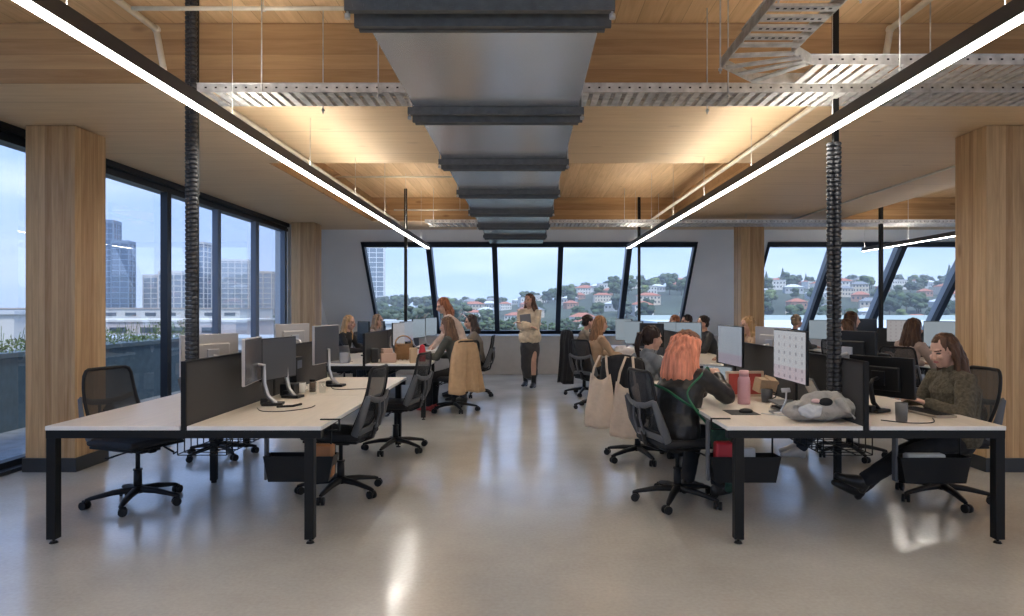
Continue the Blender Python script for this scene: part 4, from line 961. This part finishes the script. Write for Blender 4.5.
g = MB(); g.box((-2.4, 9.05, DT+.07), (.12, .08, .14), None, .01); tag(g.build('tissue_box', mat('grey_box', (.4, .4, .42), .7)), 'small grey box at the near edge of the far left desk', 'box')
cable('black cable snaking over the far left desk front', [(-2.9, 9.0, DT+.004), (-2.75, 9.15, DT+.004), (-2.5, 9.1, DT+.004), (-2.35, 9.25, DT+.004)])
# far right desk clutter
g = MB(); g.ell((0, 0, .08), (.16, .12, .09)); g.ell((.12, .05, .06), (.10, .10, .06)); g.ell((-.1, 0, .12), (.07, .07, .06)); q = organic('plastic_bags', g, mat('pale_plastic_bag', (.58, .55, .56), .5), None, .012, 2, warp=crump(.03, 10)); q.location = (1.44, 9.95, DT); tag(q, 'crumpled pale plastic bags on the far right desk by the blonde woman', 'bags')
g = MB(); g.ell((0, 0, .05), (.05, .05, .05)); q = organic('pink_flowers', g, mat('pink_petals', (.70, .30, .36), .8), None, .008, 1, warp=crump(.02, 30)); q.location = (1.30, 10.35, DT); tag(q, 'small pink bunch beside the pale plastic bags', 'flowers')
g = MB(); g.cyl((1.66, 9.3, DT+.001), (1.66, 9.3, DT+.12), .045, seg=16); tag(g.build('black_tumbler', BPL), 'black tumbler on the far right desk near the pale monitors', 'cup')
g = MB(); g.box((1.5, 9.1, DT+.02), (.26, .18, .04), (0, 0, .2), .006); tag(g.build('notebooks', WHT), 'white notebooks at the near end of the far right desk', 'notebooks')
g = MB(); g.box((2.62, 9.05, DT+.09), (.16, .14, .18), None, .01); tag(g.build('pot_stand', PANEL), 'dark box at the near end of the far right desk', 'box')
g = MB(); g.ell((0, 0, .03), (.09, .05, .02)); g.loft([(.06*math.cos(k*PI/6), .05*math.sin(k*PI/6), .05+.02*math.sin(k)) for k in range(13)], .012, 8); q = g.build('headphones', WHT); q.location = (1.38, 6.55, DT); tag(q, 'pale headphones on the near right desk in front of the man in grey', 'headphones')
g = MB(); g.box((5.4, 8.6, DT+.04), (.12, .12, .08), None, .02); g.ell((5.40, 8.6, DT+.14), (.06, .06, .06)); tag(g.build('flower_pot', mat('hot_pink', (.68, .05, .14), .6)), 'hot pink pot on the far right desk behind the olive-sweater woman', 'pot')
g = MB(); g.ell((5.25, 9.9, DT+.05), (.08, .06, .05)); tag(g.build('lunch_bowl', mat('pinkish_bowl', (.5, .36, .34), .6)), 'pinkish bowl on the far right desk behind the seated woman', 'bowl')
# ---------------------------------------------------------------- people (face local +Y, origin on the floor)
SKIN = mat('skin', (.56, .33, .24), .5, noise_amt=.04, noise_scale=20); LIPS = mat('lips', (.42, .14, .12), .45); EYE = mat('eye_dark', (.03, .02, .018), .3); BROW = mat('brow', (.09, .05, .035), .8)
def hairm(n_, c_): return mat('hair_'+n_, c_, .5, noise_amt=.45, noise_scale=30, bump=.8, bump_scale=55, stretch=(1, 1, .08), spec=.25)
def cloth(n_, c_, rough=.85, na=.10, bump=.5, sc=14): return mat('cloth_'+n_, c_, rough, noise_amt=na, noise_scale=sc, bump=bump, bump_scale=22)
def ik(a, b, l1, l2, hint):
    a, b, hint = Vector(a), Vector(b), Vector(hint); d = b-a; D = d.length
    if D > l1+l2-.004: d = d*((l1+l2-.004)/D); D = l1+l2-.004; b = a+d
    x = (l1*l1-l2*l2+D*D)/(2*D); h = math.sqrt(max(0, l1*l1-x*x)); u = d/D; p = hint-u*hint.dot(u); p.normalize()
    return a+u*x+p*h, b
def crease(a, sc):
    def f(c, n_): return c + n_*(a*(noise.noise(Vector((c.x*sc, c.y*sc, c.z*sc*.6)))+.4*noise.noise(c*sc*2.6)))
    return f
def person(label, x, y, rz, hip=.56, lean=10, curl=6, hyaw=0, hpitch=0, hands=None, feet=None, top=None, bottom=None, shoes=None, hair=None, style='long', vox=.007,
           skirt=False, bulk=1., collar=None, standing=False, s=1., elbow=None, knee=None, boots=False, sit_y=-.06, tlen=0.50, twist=0, hv=1., toe=0., roots=None):
    Z = Vector((0, 0, 1)); pel = Vector((0, sit_y if not standing else 0, hip))
    def dr(a): a = R(a); return Vector((0, math.sin(a), math.cos(a)))
    p1 = pel+dr(lean*.3)*.15; p2 = p1+dr(lean)*.17; p3 = p2+dr(lean+curl)*(tlen-.32); nb = p3; hc = nb+dr(lean+curl+12)*.085+Vector((0, .012, .095))
    tw = Matrix.Rotation(R(twist), 3, 'Z'); sd = tw @ Vector((1, 0, 0))
    shz = p3-dr(lean)*.035; SH = [shz-sd*.162, shz+sd*.162]
    hands = hands or [(-.14, .40, .775), (.14, .40, .775)]
    feet = feet or [(-.10, .34, .07), (.10, .34, .07)]
    elbow = elbow or [(-.6, -.35, -1), (.6, -.35, -1)]; knee = knee or [(-.1, 1, .8), (.1, 1, .8)]
    HR = Matrix.Rotation(R(hyaw), 3, 'Z') @ Matrix.Rotation(R(-hpitch), 3, 'X')
    def H(v): return hc + HR @ Vector(v)
    hipj = [pel+Vector((-.09, 0, 0)), pel+Vector((.09, 0, 0))]
    arms = []; legs = []
    for i in (0, 1):
        el, wr = ik(SH[i], hands[i], .275, .245, elbow[i]); arms.append((SH[i], el, wr))
        kn, an = ik(hipj[i], feet[i], .405, .40, knee[i]); legs.append((hipj[i], kn, an))
    b = MB()
    # torso core, neck
    b.loft([pel+Vector((0, 0, -.03)), pel+Vector((0, 0, .04)), p1, p2, p3-dr(lean)*.05, p3], [(.13, .09), (.135, .09), (.11, .08), (.125, .085), (.13, .065), (.06, .05)], 16, sd)
    b.loft([SH[0], (SH[0]+SH[1])/2+dr(lean)*.02, SH[1]], [.038, .05, .038], 10)
    b.loft([nb-dr(lean)*.03, nb+dr(lean+8)*.04, H((0, -.02, -.03))], [(.052, .05), (.046, .046), (.046, .048)], 12)
    # head
    b.ell(H((0, -.012, .030)), (.074, .094, .088), HR, 20, 14); b.ell(H((0, .022, -.030)), (.061, .066, .080), HR, 18, 12); b.ell(H((0, .048, -.088)), (.030, .030, .024), HR)
    b.ell(H((0, .030, -.062)), (.050, .046, .042), HR); b.loft([H((0, .084, .014)), H((0, .098, -.012)), H((0, .104, -.027))], [.008, .011, .013], 10); b.ell(H((0, .092, -.034)), (.018, .012, .009), HR)
    b.ell(H((0, .084, -.056)), (.022, .012, .010), HR); b.ell(H((0, .072, .030)), (.050, .014, .010), HR)
    for q in (-1, 1): b.ell(H((q*.073, -.008, -.018)), (.009, .019, .030), HR, 10, 8); b.ell(H((q*.036, .070, -.022)), (.022, .018, .018), HR)
    # arms and hands
    for i, (sh, el, wr) in enumerate(arms):
        b.loft([sh, sh.lerp(el, .5), el], [.040, .036, .032], 12); b.loft([el, el.lerp(wr, .35), wr], [.034, .033, .023], 12)
        d = (wr-el).normalized(); sgn = -1 if i == 0 else 1
        n_ = Vector((0, 0, -1)) if abs(d.z) < .85 else Vector((-sgn, 0, 0)); n_ = (n_-d*n_.dot(d)).normalized(); s_ = d.cross(n_).normalized()
        thumb_s = 1 if s_.dot(-sgn*sd) > 0 else -1
        pc = wr+d*.05+n_*.006; b.loft([wr-d*.01, wr+d*.03, wr+d*.085+n_*.004], [(.024, .017), (.038, .015), (.040, .013)], 12, s_)
        for f, (o_, ln) in enumerate(((-.030, .058), (-.010, .072), (.011, .076), (.031, .068))):
            bp_ = wr+d*.082+s_*(o_*-thumb_s)+n_*.002; a1 = (d*.95+n_*.32+s_*(-thumb_s*o_*1.5)).normalized(); a2 = (d*.62+n_*.78).normalized()
            m1 = bp_+a1*ln*.52; b.loft([bp_-d*.012, m1, m1+a2*ln*.5], [.0092, .0085, .0068], 8)
        tb = wr+d*.025+s_*thumb_s*.026; t1 = tb+(s_*thumb_s*.75+d*.7+n_*.25).normalized()*.035; b.loft([tb, t1, t1+(d*.9+n_*.35+s_*thumb_s*.2).normalized()*.03], [.013, .010, .008], 8)
    for i, (hj, kn, an) in enumerate(legs):
        b.loft([hj, hj.lerp(kn, .5), kn], [.072, .060, .046], 12); b.loft([kn, kn.lerp(an, .3), an], [.048, .048, .032], 12)
        fwd = Vector((0, 1, toe)).normalized()
        b.loft([an+Vector((0, 0, -.02)), an+fwd*.10+Vector((0, 0, -.028))], [.026, .018], 10)
    hl = H
    def asg(c):
        v = HR.transposed() @ (c-hc)
        if v.length > .16 or v.y < .05: return 0
        if abs(v.x) < .023 and -.064 < v.z < -.049 and v.y > .078: return 1
        for q in (-.031, .031):
            if ((v.x-q)/.014)**2+((v.z-.004)/.0065)**2 < 1: return 2
            if abs(v.x-q) < .020 and .020 < v.z < .028: return 3
        return 0
    root = organic('person', b, [SKIN, LIPS, EYE, BROW], None, vox, 2, .5, asg)
    # ---- top
    k = bulk; t = MB()
    t.loft([pel+Vector((0, -.005, .02)), pel+Vector((0, -.004, .07)), p1, p2, p3-dr(lean)*.085, p3-dr(lean)*.03, p3+dr(lean)*.004],
           [(.165*k, .125*k), (.165*k, .125*k), (.142*k, .112*k), (.160*k, .122*k), (.155*k, .098*k), (.105, .078), (.064, .058)], 20, sd)
    for i, (sh, el, wr) in enumerate(arms):
        t.loft([shz+(sh-shz)*.3+dr(lean)*.02, sh-Z*.004, sh.lerp(el, .4), el], [(.060), (.062*k), (.056*k), (.050*k)], 14); t.loft([el, el.lerp(wr, .4), el.lerp(wr, .93)], [(.051*k), (.048*k), (.036*k)], 14)
    if collar: t.loft([p3-dr(lean)*.02, p3+dr(lean+8)*.035], [(.068, .064), (.062, .060)], 14, sd)
    organic('top', t, top, root, max(vox, .008), 5, .6, warp=crease(.010*k, 9))
    # ---- bottoms
    t = MB()
    if skirt:
        a0 = (legs[0][2]+legs[1][2])/2; t.loft([pel+Vector((0, 0, .09)), pel, pel-Z*.16, pel-Z*.42, Vector((a0.x, a0.y, .26))], [(.135, .10), (.172, .125), (.178, .135), (.155, .125), (.140, .115)], 20, (1, 0, 0))
        organic('skirt', t, bottom, root, .01, 3, warp=crease(.018, 6))
    else:
        t.loft([pel+Vector((0, 0, -.05)), pel, pel+Vector((0, 0, .09))], [(.155, .115), (.168, .125), (.140, .108)], 18, sd)
        for hj, kn, an in legs:
            e_ = kn.lerp(an, .9); t.loft([hj, hj.lerp(kn, .45), kn], [.092, .080, .064], 14); t.loft([kn, kn.lerp(e_, .4), e_], [.064, .062, .056], 14)
        organic('trousers', t, bottom, root, .01, 4, warp=crease(.010, 9))
    for i, (hj, kn, an) in enumerate(legs):
        t = MB(); shin = (an-kn).normalized(); fx = Vector((0, 1, 0)); fwd = (fx+Vector((0, 0, toe))).normalized()
        dn = fwd.cross(Vector((1, 0, 0))); dn = dn if dn.z < 0 else -dn
        t.loft([an+dn*.012-fwd*.035, an+dn*.018+fwd*.04, an+dn*.035+fwd*.12, an+dn*.042+fwd*.175], [(.036, .048), (.041, .048), (.043, .032), (.034, .022)], 14, (1, 0, 0))
        t.loft([an+dn*.03-fwd*.03, an+dn*.055-fwd*.032], [.028, .028], 10)
        if boots: t.loft([an-shin*.13, an], [.050, .044], 14)
        organic('shoe', t, shoes, root, .007, 2)
    # ---- hair
    t = MB()
    t.ell(H((0, -.022, .045)), (.084*(1+(hv-1)*.5), .094*(1+(hv-1)*.4), .086), HR, 20, 14)
    hr = random.Random(int(abs(x*100+y*10)))
    # keep the face clear: fringe stops at the hairline
    if style in ('long', 'wavy', 'verylong', 'shoulder', 'waist'):
        ln = {'long': .30, 'wavy': .27, 'verylong': .40, 'waist': .50, 'shoulder': .20}[style]
        tz = Vector((0, 0, 1)); back = HR @ Vector((0, -1, 0))
        for j in range(11):
            a = R(-110+j*22); px, py = .074*hv*math.sin(a), -.03-.062*hv*math.cos(a)
            A = H((px, py, .05)); B = H((px*1.12, py*1.10-.005, -.05)); Cc = H((px*1.15, py*1.15-.01, -.09))
            out = (HR @ Vector((px, py+.01, 0))).normalized()
            D = Cc+Vector((0, 0, -(ln-.1)*.5))+out*.022; E_ = D+Vector((0, 0, -(ln-.1)*.5*hr.uniform(.65, 1.15)))+out*.006
            if style == 'wavy': D += out*.02
            t.loft([A, B, Cc, D, E_], [(.026*hv, .022), (.030*hv, .022*hv), (.031*hv, .022*hv), (.036*hv, .024*hv), (.024*hv, .016)], 8)
        t.loft([H((0, -.05, .0)), H((0, -.07, -.06)), H((0, -.08, -.09))+Vector((0, 0, -(ln-.1)*.8))], [(.06, .04), (.065, .04), (.075, .025)], 12, HR @ Vector((1, 0, 0)))
    elif style == 'bun':
        t.ell(H((0, -.10, .06)), (.035, .03, .035), HR); t.ell(H((0, -.05, -.01)), (.072, .062, .07), HR)
    elif style == 'pony':
        t.ell(H((0, -.05, -.005)), (.073, .06, .07), HR); c0 = H((0, -.10, .03)); bk_ = HR @ Vector((0, -1, 0)); t.ell(c0, .02)
        t.loft([c0, c0+bk_*.05, c0+bk_*.075+Vector((0, 0, -.10)), c0+bk_*.06+Vector((0, 0, -.24))], [.018, .030, .030, .014], 10)
    else:
        t.ell(H((0, -.045, -.01)), (.077, .066, .066), HR)
    hw = crease(.012, 26)
    def hwarp(c, n_):
        c2 = c+n_*(.010*noise.noise(Vector((c.x*60, c.y*60, c.z*7)))); v = HR.transposed() @ (c2-hc)
        if v.y > .045 and v.z < .080 and abs(v.x) < .066 and v.z > -.14:       # pull clear of the face
            v.y = min(v.y, .045)
            c2 = hc+HR @ v
        return c2
    organic('hair', t, [hair, roots] if roots else hair, root, .007, 1, .5, warp=hwarp, assign=(lambda c: 1 if (HR.transposed() @ (c-hc)).z+.012*noise.noise(c*40) > .078 else 0) if roots else None)
    root.location = (x, y, 0); root.rotation_euler = (0, 0, rz); root.scale = (s,)*3
    tag(root, label, 'person')
    return root, hc, p3, SH

K_BLK = cloth('black', (.014, .014, .016)); K_CHAR = cloth('charcoal', (.045, .047, .05)); K_OLIVE = mat('cloth_olive_fleece', (.088, .074, .050), .95, noise_amt=.38, noise_scale=55, bump=.8, bump_scale=60)
K_LEA = mat('black_leather', (.020, .019, .019), .38, noise_amt=.2, noise_scale=20, bump=.6, bump_scale=16); K_GREY = cloth('grey_shirt', (.17, .19, .215)); K_TAN = cloth('tan', (.42, .28, .18)); K_CREAM = cloth('cream_knit', (.74, .60, .43), .95, .15, .9)
K_PINKW = cloth('pale_pink', (.64, .50, .42)); K_TAUPE = cloth('taupe', (.26, .22, .18)); K_BEI = cloth('rose_beige', (.42, .32, .27)); K_MUS = cloth('mustard', (.38, .25, .12)); K_DEN = cloth('dark_denim', (.03, .035, .05))
K_DG = cloth('dark_green_grey', (.07, .075, .065)); S_BLK = mat('shoe_black', (.015, .014, .014), .35); S_WHT = mat('shoe_white', (.6, .58, .55), .5); S_RED = mat('shoe_red', (.40, .05, .05), .5)
H_PINK = hairm('coral_pink', (.80, .27, .16)); H_RT = hairm('brown_roots', (.20, .085, .05)); H_BR = hairm('brown', (.075, .038, .022)); H_DK = hairm('dark_brown', (.03, .017, .013)); H_BL = hairm('blonde', (.40, .25, .12)); H_AU = hairm('auburn', (.30, .11, .05)); H_LB = hairm('light_brown', (.28, .145, .07)); H_GR = hairm('sandy_grey', (.36, .25, .16))

def seated(label, x, y, rz, chl=None, chair_rz=None, cxy=None, **kw):
    if chl: chair(*(cxy or (x, y)), chair_rz if chair_rz is not None else rz, chl)
    return person(label, x, y, rz, **kw)

# empty chairs
chair(-2.90, 5.10, face(.93, -.36), 'empty black task chair at the near left desk, beside the large column')
chair(-3.02, 6.75, face(.95, .2), 'empty task chair at the second outer seat of the near left desk')
chair(-1.46, 5.38, face(-1, .12), 'empty task chair on the aisle side of the near left desk, nearest viewer')
chair(-1.34, 7.02, face(-.98, .2), 'empty task chair in the aisle at the far corner of the near left desk')

# near right desk
seated('person with long coral pink hair and black leather jacket, back turned, near right desk', 1.17, 5.14, face(.80, .60), 'task chair under the pink-haired person in the leather jacket', face(.96, .28),
       top=K_LEA, bottom=K_BLK, shoes=S_BLK, hair=H_PINK, style='verylong', lean=10, curl=8, hyaw=-8, hpitch=16, vox=.006, bulk=1.24, hip=.53, tlen=.47, hv=1.30, roots=H_RT, boots=True, feet=[(-.13, .22, .08), (.10, .30, .08)], hands=[(-.12, .42, .79), (.07, .34, .93)], elbow=[(-.6, -.35, -1), (.9, .3, -1)], cxy=(1.14, 5.14))
seated('person in a grey shirt with dark tied-back hair, seated beyond the pink-haired person', 1.12, 6.62, face(.9, .4), 'task chair of the grey-shirt person, tote bags and black jacket on its back', face(.55, .83),
       top=K_GREY, bottom=K_DEN, shoes=S_BLK, hair=H_DK, style='pony', lean=14, curl=12, hyaw=-4, hpitch=6, hip=.54, tlen=.48, bulk=1.1, cxy=(1.08, 6.60), collar=True, vox=.007)
seated('woman in olive fleece with long brown hair, legs stretched under the near right desk', 3.25, 4.98, face(-1, -.04), None,
       top=K_OLIVE, bottom=K_BLK, shoes=S_BLK, hair=H_BR, style='verylong', lean=-3, curl=22, hyaw=6, hpitch=16, vox=.0055, bulk=1.22, collar=True, boots=True, hip=.53, tlen=.455, sit_y=.12, hands=[(-.12, .42, .785), (.13, .40, .785)], feet=[(-.07, .92, .20), (.05, .88, .11)], knee=[(0, .3, 1), (0, .3, 1)], elbow=[(-.9, -.5, -1), (.9, -.5, -1)], toe=.5)
chair(3.17, 5.20, face(-1, .02), 'task chair under the woman in the olive fleece')
seated('brown-haired person in mustard half hidden behind a monitor right of the cable spine', 3.20, 6.75, face(-1, -.05), 'task chair of the second outer seat of the near right desk', top=K_MUS, bottom=K_DEN, shoes=S_WHT, hair=H_BR, style='shoulder', lean=8, vox=.008, feet=[(-.10, .55, .08), (.10, .48, .08)])

# far left desk
seated('woman with long brown hair in dark grey, seated at the camel-coat chair', -1.02, 9.68, face(-.96, .25), 'task chair draped with the camel coat', face(-.7, .7), top=K_DG, bottom=K_BLK, shoes=S_RED, hair=H_LB if False else hairm('mid_brown', (.14, .08, .05)), style='long', lean=12, curl=10, hyaw=-4, hpitch=8, vox=.008)
seated('person with dark wavy hair in taupe, second seat of the far left desk', -.86, 11.35, face(-.98, -.15), 'task chair at the far left desk nearest the back window', face(-1, .05), top=K_TAUPE, bottom=K_BLK, shoes=S_BLK, hair=hairm('soft_black', (.06, .045, .04)), style='shoulder', lean=8, hpitch=6, vox=.008)
person('standing woman with auburn hair in a pale pink top, leaning over the far left desk', -1.03, 10.55, face(-1, -.25), hip=.88, lean=24, curl=8, hyaw=4, hpitch=18, standing=True, hands=[(-.16, .42, .86), (.16, .38, .90)], feet=[(-.10, -.05, .08), (.10, .02, .08)], knee=[(0, 1, 0), (0, 1, 0)], top=K_PINKW, bottom=K_DEN, shoes=S_BLK, hair=H_AU, style='shoulder', vox=.008, s=1.0)
seated('blonde woman in a black sweater seated at the outer side of the far left desk', -2.98, 11.2, face(.96, -.2), 'task chair under the blonde woman in the black sweater', top=K_BLK, bottom=K_DEN, shoes=S_BLK, hair=H_BL, style='long', lean=12, hpitch=4, hyaw=-6, vox=.008)
seated('fair-haired person in a rose top at the far end of the far left desk', -2.9, 13.0, face(.96, -.2), 'task chair at the outer far end of the far left desk', top=K_BEI, bottom=K_DEN, shoes=S_BLK, hair=H_GR, style='shoulder', lean=12, vox=.009)

# standing woman with folder
p, hc, p3, SH = person('standing woman in cream knit sweater and long dark skirt hugging a grey folder', .07, 12.35, face(-.30, -1), hip=.90, lean=2, curl=2, hyaw=-22, hpitch=0, standing=True, tlen=.52,
       hands=[(.10, .17, 1.19), (-.08, .20, 1.12)], elbow=[(-1, -.2, -.35), (1, -.2, -.35)], feet=[(-.10, .09, .075), (.11, -.10, .075)], knee=[(0, 1, 0), (0, 1, 0)], top=K_CREAM, bottom=mat('leather_skirt', (.045, .043, .045), .45, noise_amt=.1, bump=.3, bump_scale=12), shoes=S_BLK, hair=hairm('warm_brown', (.13, .065, .04)), style='shoulder', skirt=True, bulk=1.28, boots=True, vox=.007)
g = MB(); g.box((0, 0, 0), (.20, .025, .28), None, .006); q = g.build('folder', mat('grey_folder', (.20, .20, .21), .6)); M_ = Matrix.Rotation(face(-.30, -1), 3, 'Z') @ Vector((.03, .155, 1.21)); q.location = (.07+M_.x, 12.35+M_.y, M_.z); q.rotation_euler = (0, R(6), face(-.3, -1)); tag(q, 'grey folder hugged by the standing woman in cream', 'folder')

# far right desk, aisle side
seated('woman with long light brown hair in tan, aisle side of far right desk', 1.02, 9.95, face(.95, .3), 'task chair under the woman in the tan top', face(.8, .6), top=K_TAN, bottom=K_BLK, shoes=S_BLK, hair=H_LB, style='long', lean=10, hpitch=8, vox=.008)
seated('person with short dark hair at the right-hand aisle seat nearest the back window', .98, 11.5, face(.95, .3), 'task chair with a long black coat hung on its back', face(.9, .4), top=K_TAUPE, bottom=K_BLK, shoes=S_BLK, hair=H_DK, style='bun', lean=10, hpitch=8, vox=.008)
# outer side
seated('person with a dark bun in a dark grey jacket facing left behind the monitors', 3.0, 11.2, face(-1, -.15), 'task chair under the person with the dark bun', top=K_CHAR, bottom=K_BLK, shoes=S_BLK, hair=H_DK, style='bun', lean=14, hpitch=2, vox=.008)
seated('woman with wavy blonde hair facing left behind the blue-grey monitor', 3.14, 9.45, face(-1, -.1), 'task chair under the woman with wavy blonde hair', top=K_TAN, bottom=K_BLK, shoes=S_BLK, hair=H_BL, style='wavy', lean=10, hpitch=6, vox=.008)
seated('person with auburn hair, only the crown showing over the far right desk monitors', 2.95, 13.05, face(-1, -.1), 'task chair under the auburn-haired person by the back window', top=K_TAUPE, bottom=K_BLK, shoes=S_BLK, hair=H_AU, style='short', lean=16, vox=.009)
seated('person with black hair at the last outer seat of the far right desk', 2.98, 12.3, face(-1, -.1), 'task chair at the last outer seat of the far right desk', top=K_CHAR, bottom=K_BLK, shoes=S_BLK, hair=H_DK, style='short', lean=12, vox=.009)
# far right bench
seated('dark-haired woman in rose-beige top seen from behind at the far right desk', 4.58, 8.2, face(.95, .30), 'task chair under the woman in the rose-beige top', face(.75, .66), top=K_BEI, bottom=K_BLK, shoes=S_BLK, hair=H_BR, style='long', lean=14, hpitch=6, vox=.008)
seated('woman with dark shoulder-length hair facing right, seated beyond the rose-beige one', 4.62, 9.75, face(.95, .1), 'task chair under the dark-haired woman facing right', top=K_CHAR, bottom=K_BLK, shoes=S_BLK, hair=H_BR, style='shoulder', lean=6, hip=.62, vox=.008)
seated('person with sandy hair, only the top of the head showing beyond the right monitors', 4.75, 12.15, face(.9, .4), 'task chair under the sandy-haired person', top=K_CHAR, bottom=K_BLK, shoes=S_BLK, hair=H_GR, style='short', lean=12, vox=.009)

# ---------------------------------------------------------------- coats and bags on chair backs
def place(o, x, y, rz): o.location = (x, y, 0); o.rotation_euler = (0, 0, rz)
def coat(label, m, x, y, rz, wt=.40, wb=.50, ztop=1.06, zbot=.30, thick=.07, name='coat', yb=-.335, seedv=1., sway=0):
    g = MB(); nz_ = 14; nx_ = 26; out = []; rr = random.Random(int(seedv*10))
    for side in (0, 1):
        for j in range(nz_+1):
            v = j/nz_; z = ztop+(zbot-ztop)*v; wd = wt+(wb-wt)*v
            for i in range(nx_+1):
                u = -1+2*i/nx_; edge = math.sqrt(max(0, 1-abs(u)**4)); fold = math.sin(u*8+seedv+v*1.5)*.030*v+math.sin(u*15+seedv*2+v)*.012*(.3+v)
                yy = yb+.02*math.sin(v*3) + ((-1 if side == 0 else 1)*(thick*.5*edge*(min(1, .35+v*3)))) + fold*edge - (.03*v)
                zz = z - .05*(abs(u)**2)*(1-v) + (.02*math.sin(u*5+seedv) if j == nz_ else 0); out.append(Vector((u*wd/2+sway*v, yy, zz)))
    n0 = (nz_+1)*(nx_+1); fs = []
    for sidx in (0, 1):
        for j in range(nz_):
            for i in range(nx_): k_ = sidx*n0+j*(nx_+1)+i; fs.append((k_, k_+1, k_+nx_+2, k_+nx_+1))
    for i in range(nx_): fs.append((i, i+1, n0+i+1, n0+i)); a_ = nz_*(nx_+1)+i; fs.append((a_, a_+1, n0+a_+1, n0+a_))
    for j in range(nz_):
        for e_ in (0, nx_): a_ = j*(nx_+1)+e_; fs.append((a_, a_+nx_+1, n0+a_+nx_+1, n0+a_))
    g._add(out, fs); o = g.build(name, m, None, True); place(o, x, y, rz); return tag(o, label, 'coat')
coat('camel coat draped over the chair back of the seated woman in dark grey', cloth('camel', (.50, .34, .20), .95), -1.08, 9.70, face(-.7, .7), .38, .60, 1.03, .30, .22, yb=-.345, seedv=2)
coat('long black coat hanging on the chair nearest the back window, right aisle', K_BLK, .98, 11.5, face(.9, .4), .44, .46, 1.10, .22, .12, yb=-.33, seedv=3)
coat('black jacket draped over the chair back of the person in grey, behind the tote bag', K_BLK, 1.08, 6.60, face(.55, .83), .42, .48, 1.03, .42, .20, 'jacket', yb=-.35, seedv=5)
# tote bag: cloth body and two straps hung over the chair back
TOT = mat('natural_cotton', (.58, .47, .37), .95, noise_amt=.08, noise_scale=12, bump=.5, bump_scale=30)
def tote(label, x, y, rz, dx, yb, ztop, w_, h_, dz):
    g = MB(); nz_ = 12; nx_ = 16; out = []
    for side in (0, 1):
        for j in range(nz_+1):
            v = j/nz_
            for i in range(nx_+1):
                u = -1+2*i/nx_; e_ = math.sqrt(max(0, 1-abs(u)**3)); wd = w_*(.62+.38*min(1, v*1.6)); th = .012+.055*math.sin(min(1, v*1.05)*PI*.62)
                z = dz-h_*v + (.06*abs(u)**2 if v < .3 else 0)*(1-v*3 if v < .33 else 0) - .02*(1-u*u)*v; out.append(Vector((dx+u*wd/2, yb+(-1 if side == 0 else 1)*th*e_+.01*math.sin(u*7+v*4), z)))
    n0 = (nz_+1)*(nx_+1); fs = []
    for sidx in (0, 1):
        for j in range(nz_):
            for i in range(nx_): k_ = sidx*n0+j*(nx_+1)+i; fs.append((k_, k_+1, k_+nx_+2, k_+nx_+1))
    for i in range(nx_): a_ = nz_*(nx_+1)+i; fs.append((a_, a_+1, n0+a_+1, n0+a_)); fs.append((i, i+1, n0+i+1, n0+i))
    for j in range(nz_):
        for e_ in (0, nx_): a_ = j*(nx_+1)+e_; fs.append((a_, a_+nx_+1, n0+a_+nx_+1, n0+a_))
    o = thing('tote_bag', label, 'bag'); place(o, x, y, rz); g._add(out, fs); g.build('bag_body', TOT, o, True)
    for s_ in (-1, 1):
        MB().loft([(dx+s_*w_*.27, yb-.01, dz+.0), (dx+s_*w_*.20, yb, (dz+ztop)/2), (dx+s_*w_*.10, yb+.05, ztop), (dx+s_*w_*.10, yb+.10, ztop-.01)], [(.012, .004)]*4, 8, (1, 0, 0)).build('strap', TOT, o)
    return o
tote('natural cotton tote bag hanging lower and nearer on the grey-shirt person\'s chair', 1.08, 6.60, face(.55, .83), .12, -.50, 1.02, .34, .42, .74)
tote('second natural cotton tote bag hanging beside it, farther from the viewer', 1.08, 6.60, face(.55, .83), -.15, -.49, 1.02, .32, .42, .80)
# green straps and green bag of the pink-haired person
GRN = mat('green_webbing', (.02, .13, .06), .6); rz = face(.80, .60)
o = thing('shoulder_bag', 'dark green bag on webbing straps slung on the pink-haired person', 'bag'); place(o, 1.17, 5.14, rz)
MB().loft(smo([(-.22, -.10, .92), (-.12, -.205, .90), (.05, -.215, .86), (.18, -.17, .78), (.27, -.02, .68)]), (.004, .010), 8, (0, 1, 0)).build('strap', GRN, o)
MB().loft(smo([(.13, .17, .96), (.17, .09, 1.02), (.215, -.04, .97), (.20, -.17, .86), (.235, -.13, .74), (.29, .0, .58)]), (.004, .010), 8, (1, 0, 0)).build('strap', GRN, o)
g = MB(); g.ell((.26, .13, .53), (.06, .13, .15)); g.loft([(.25, .20, .46), (.25, .26, .30), (.22, .30, .10)], [.04, .05, .035], 10); organic('bag_body', g, mat('dark_green_nylon', (.012, .05, .03), .6), o, .009, 3, warp=crease(.02, 12))
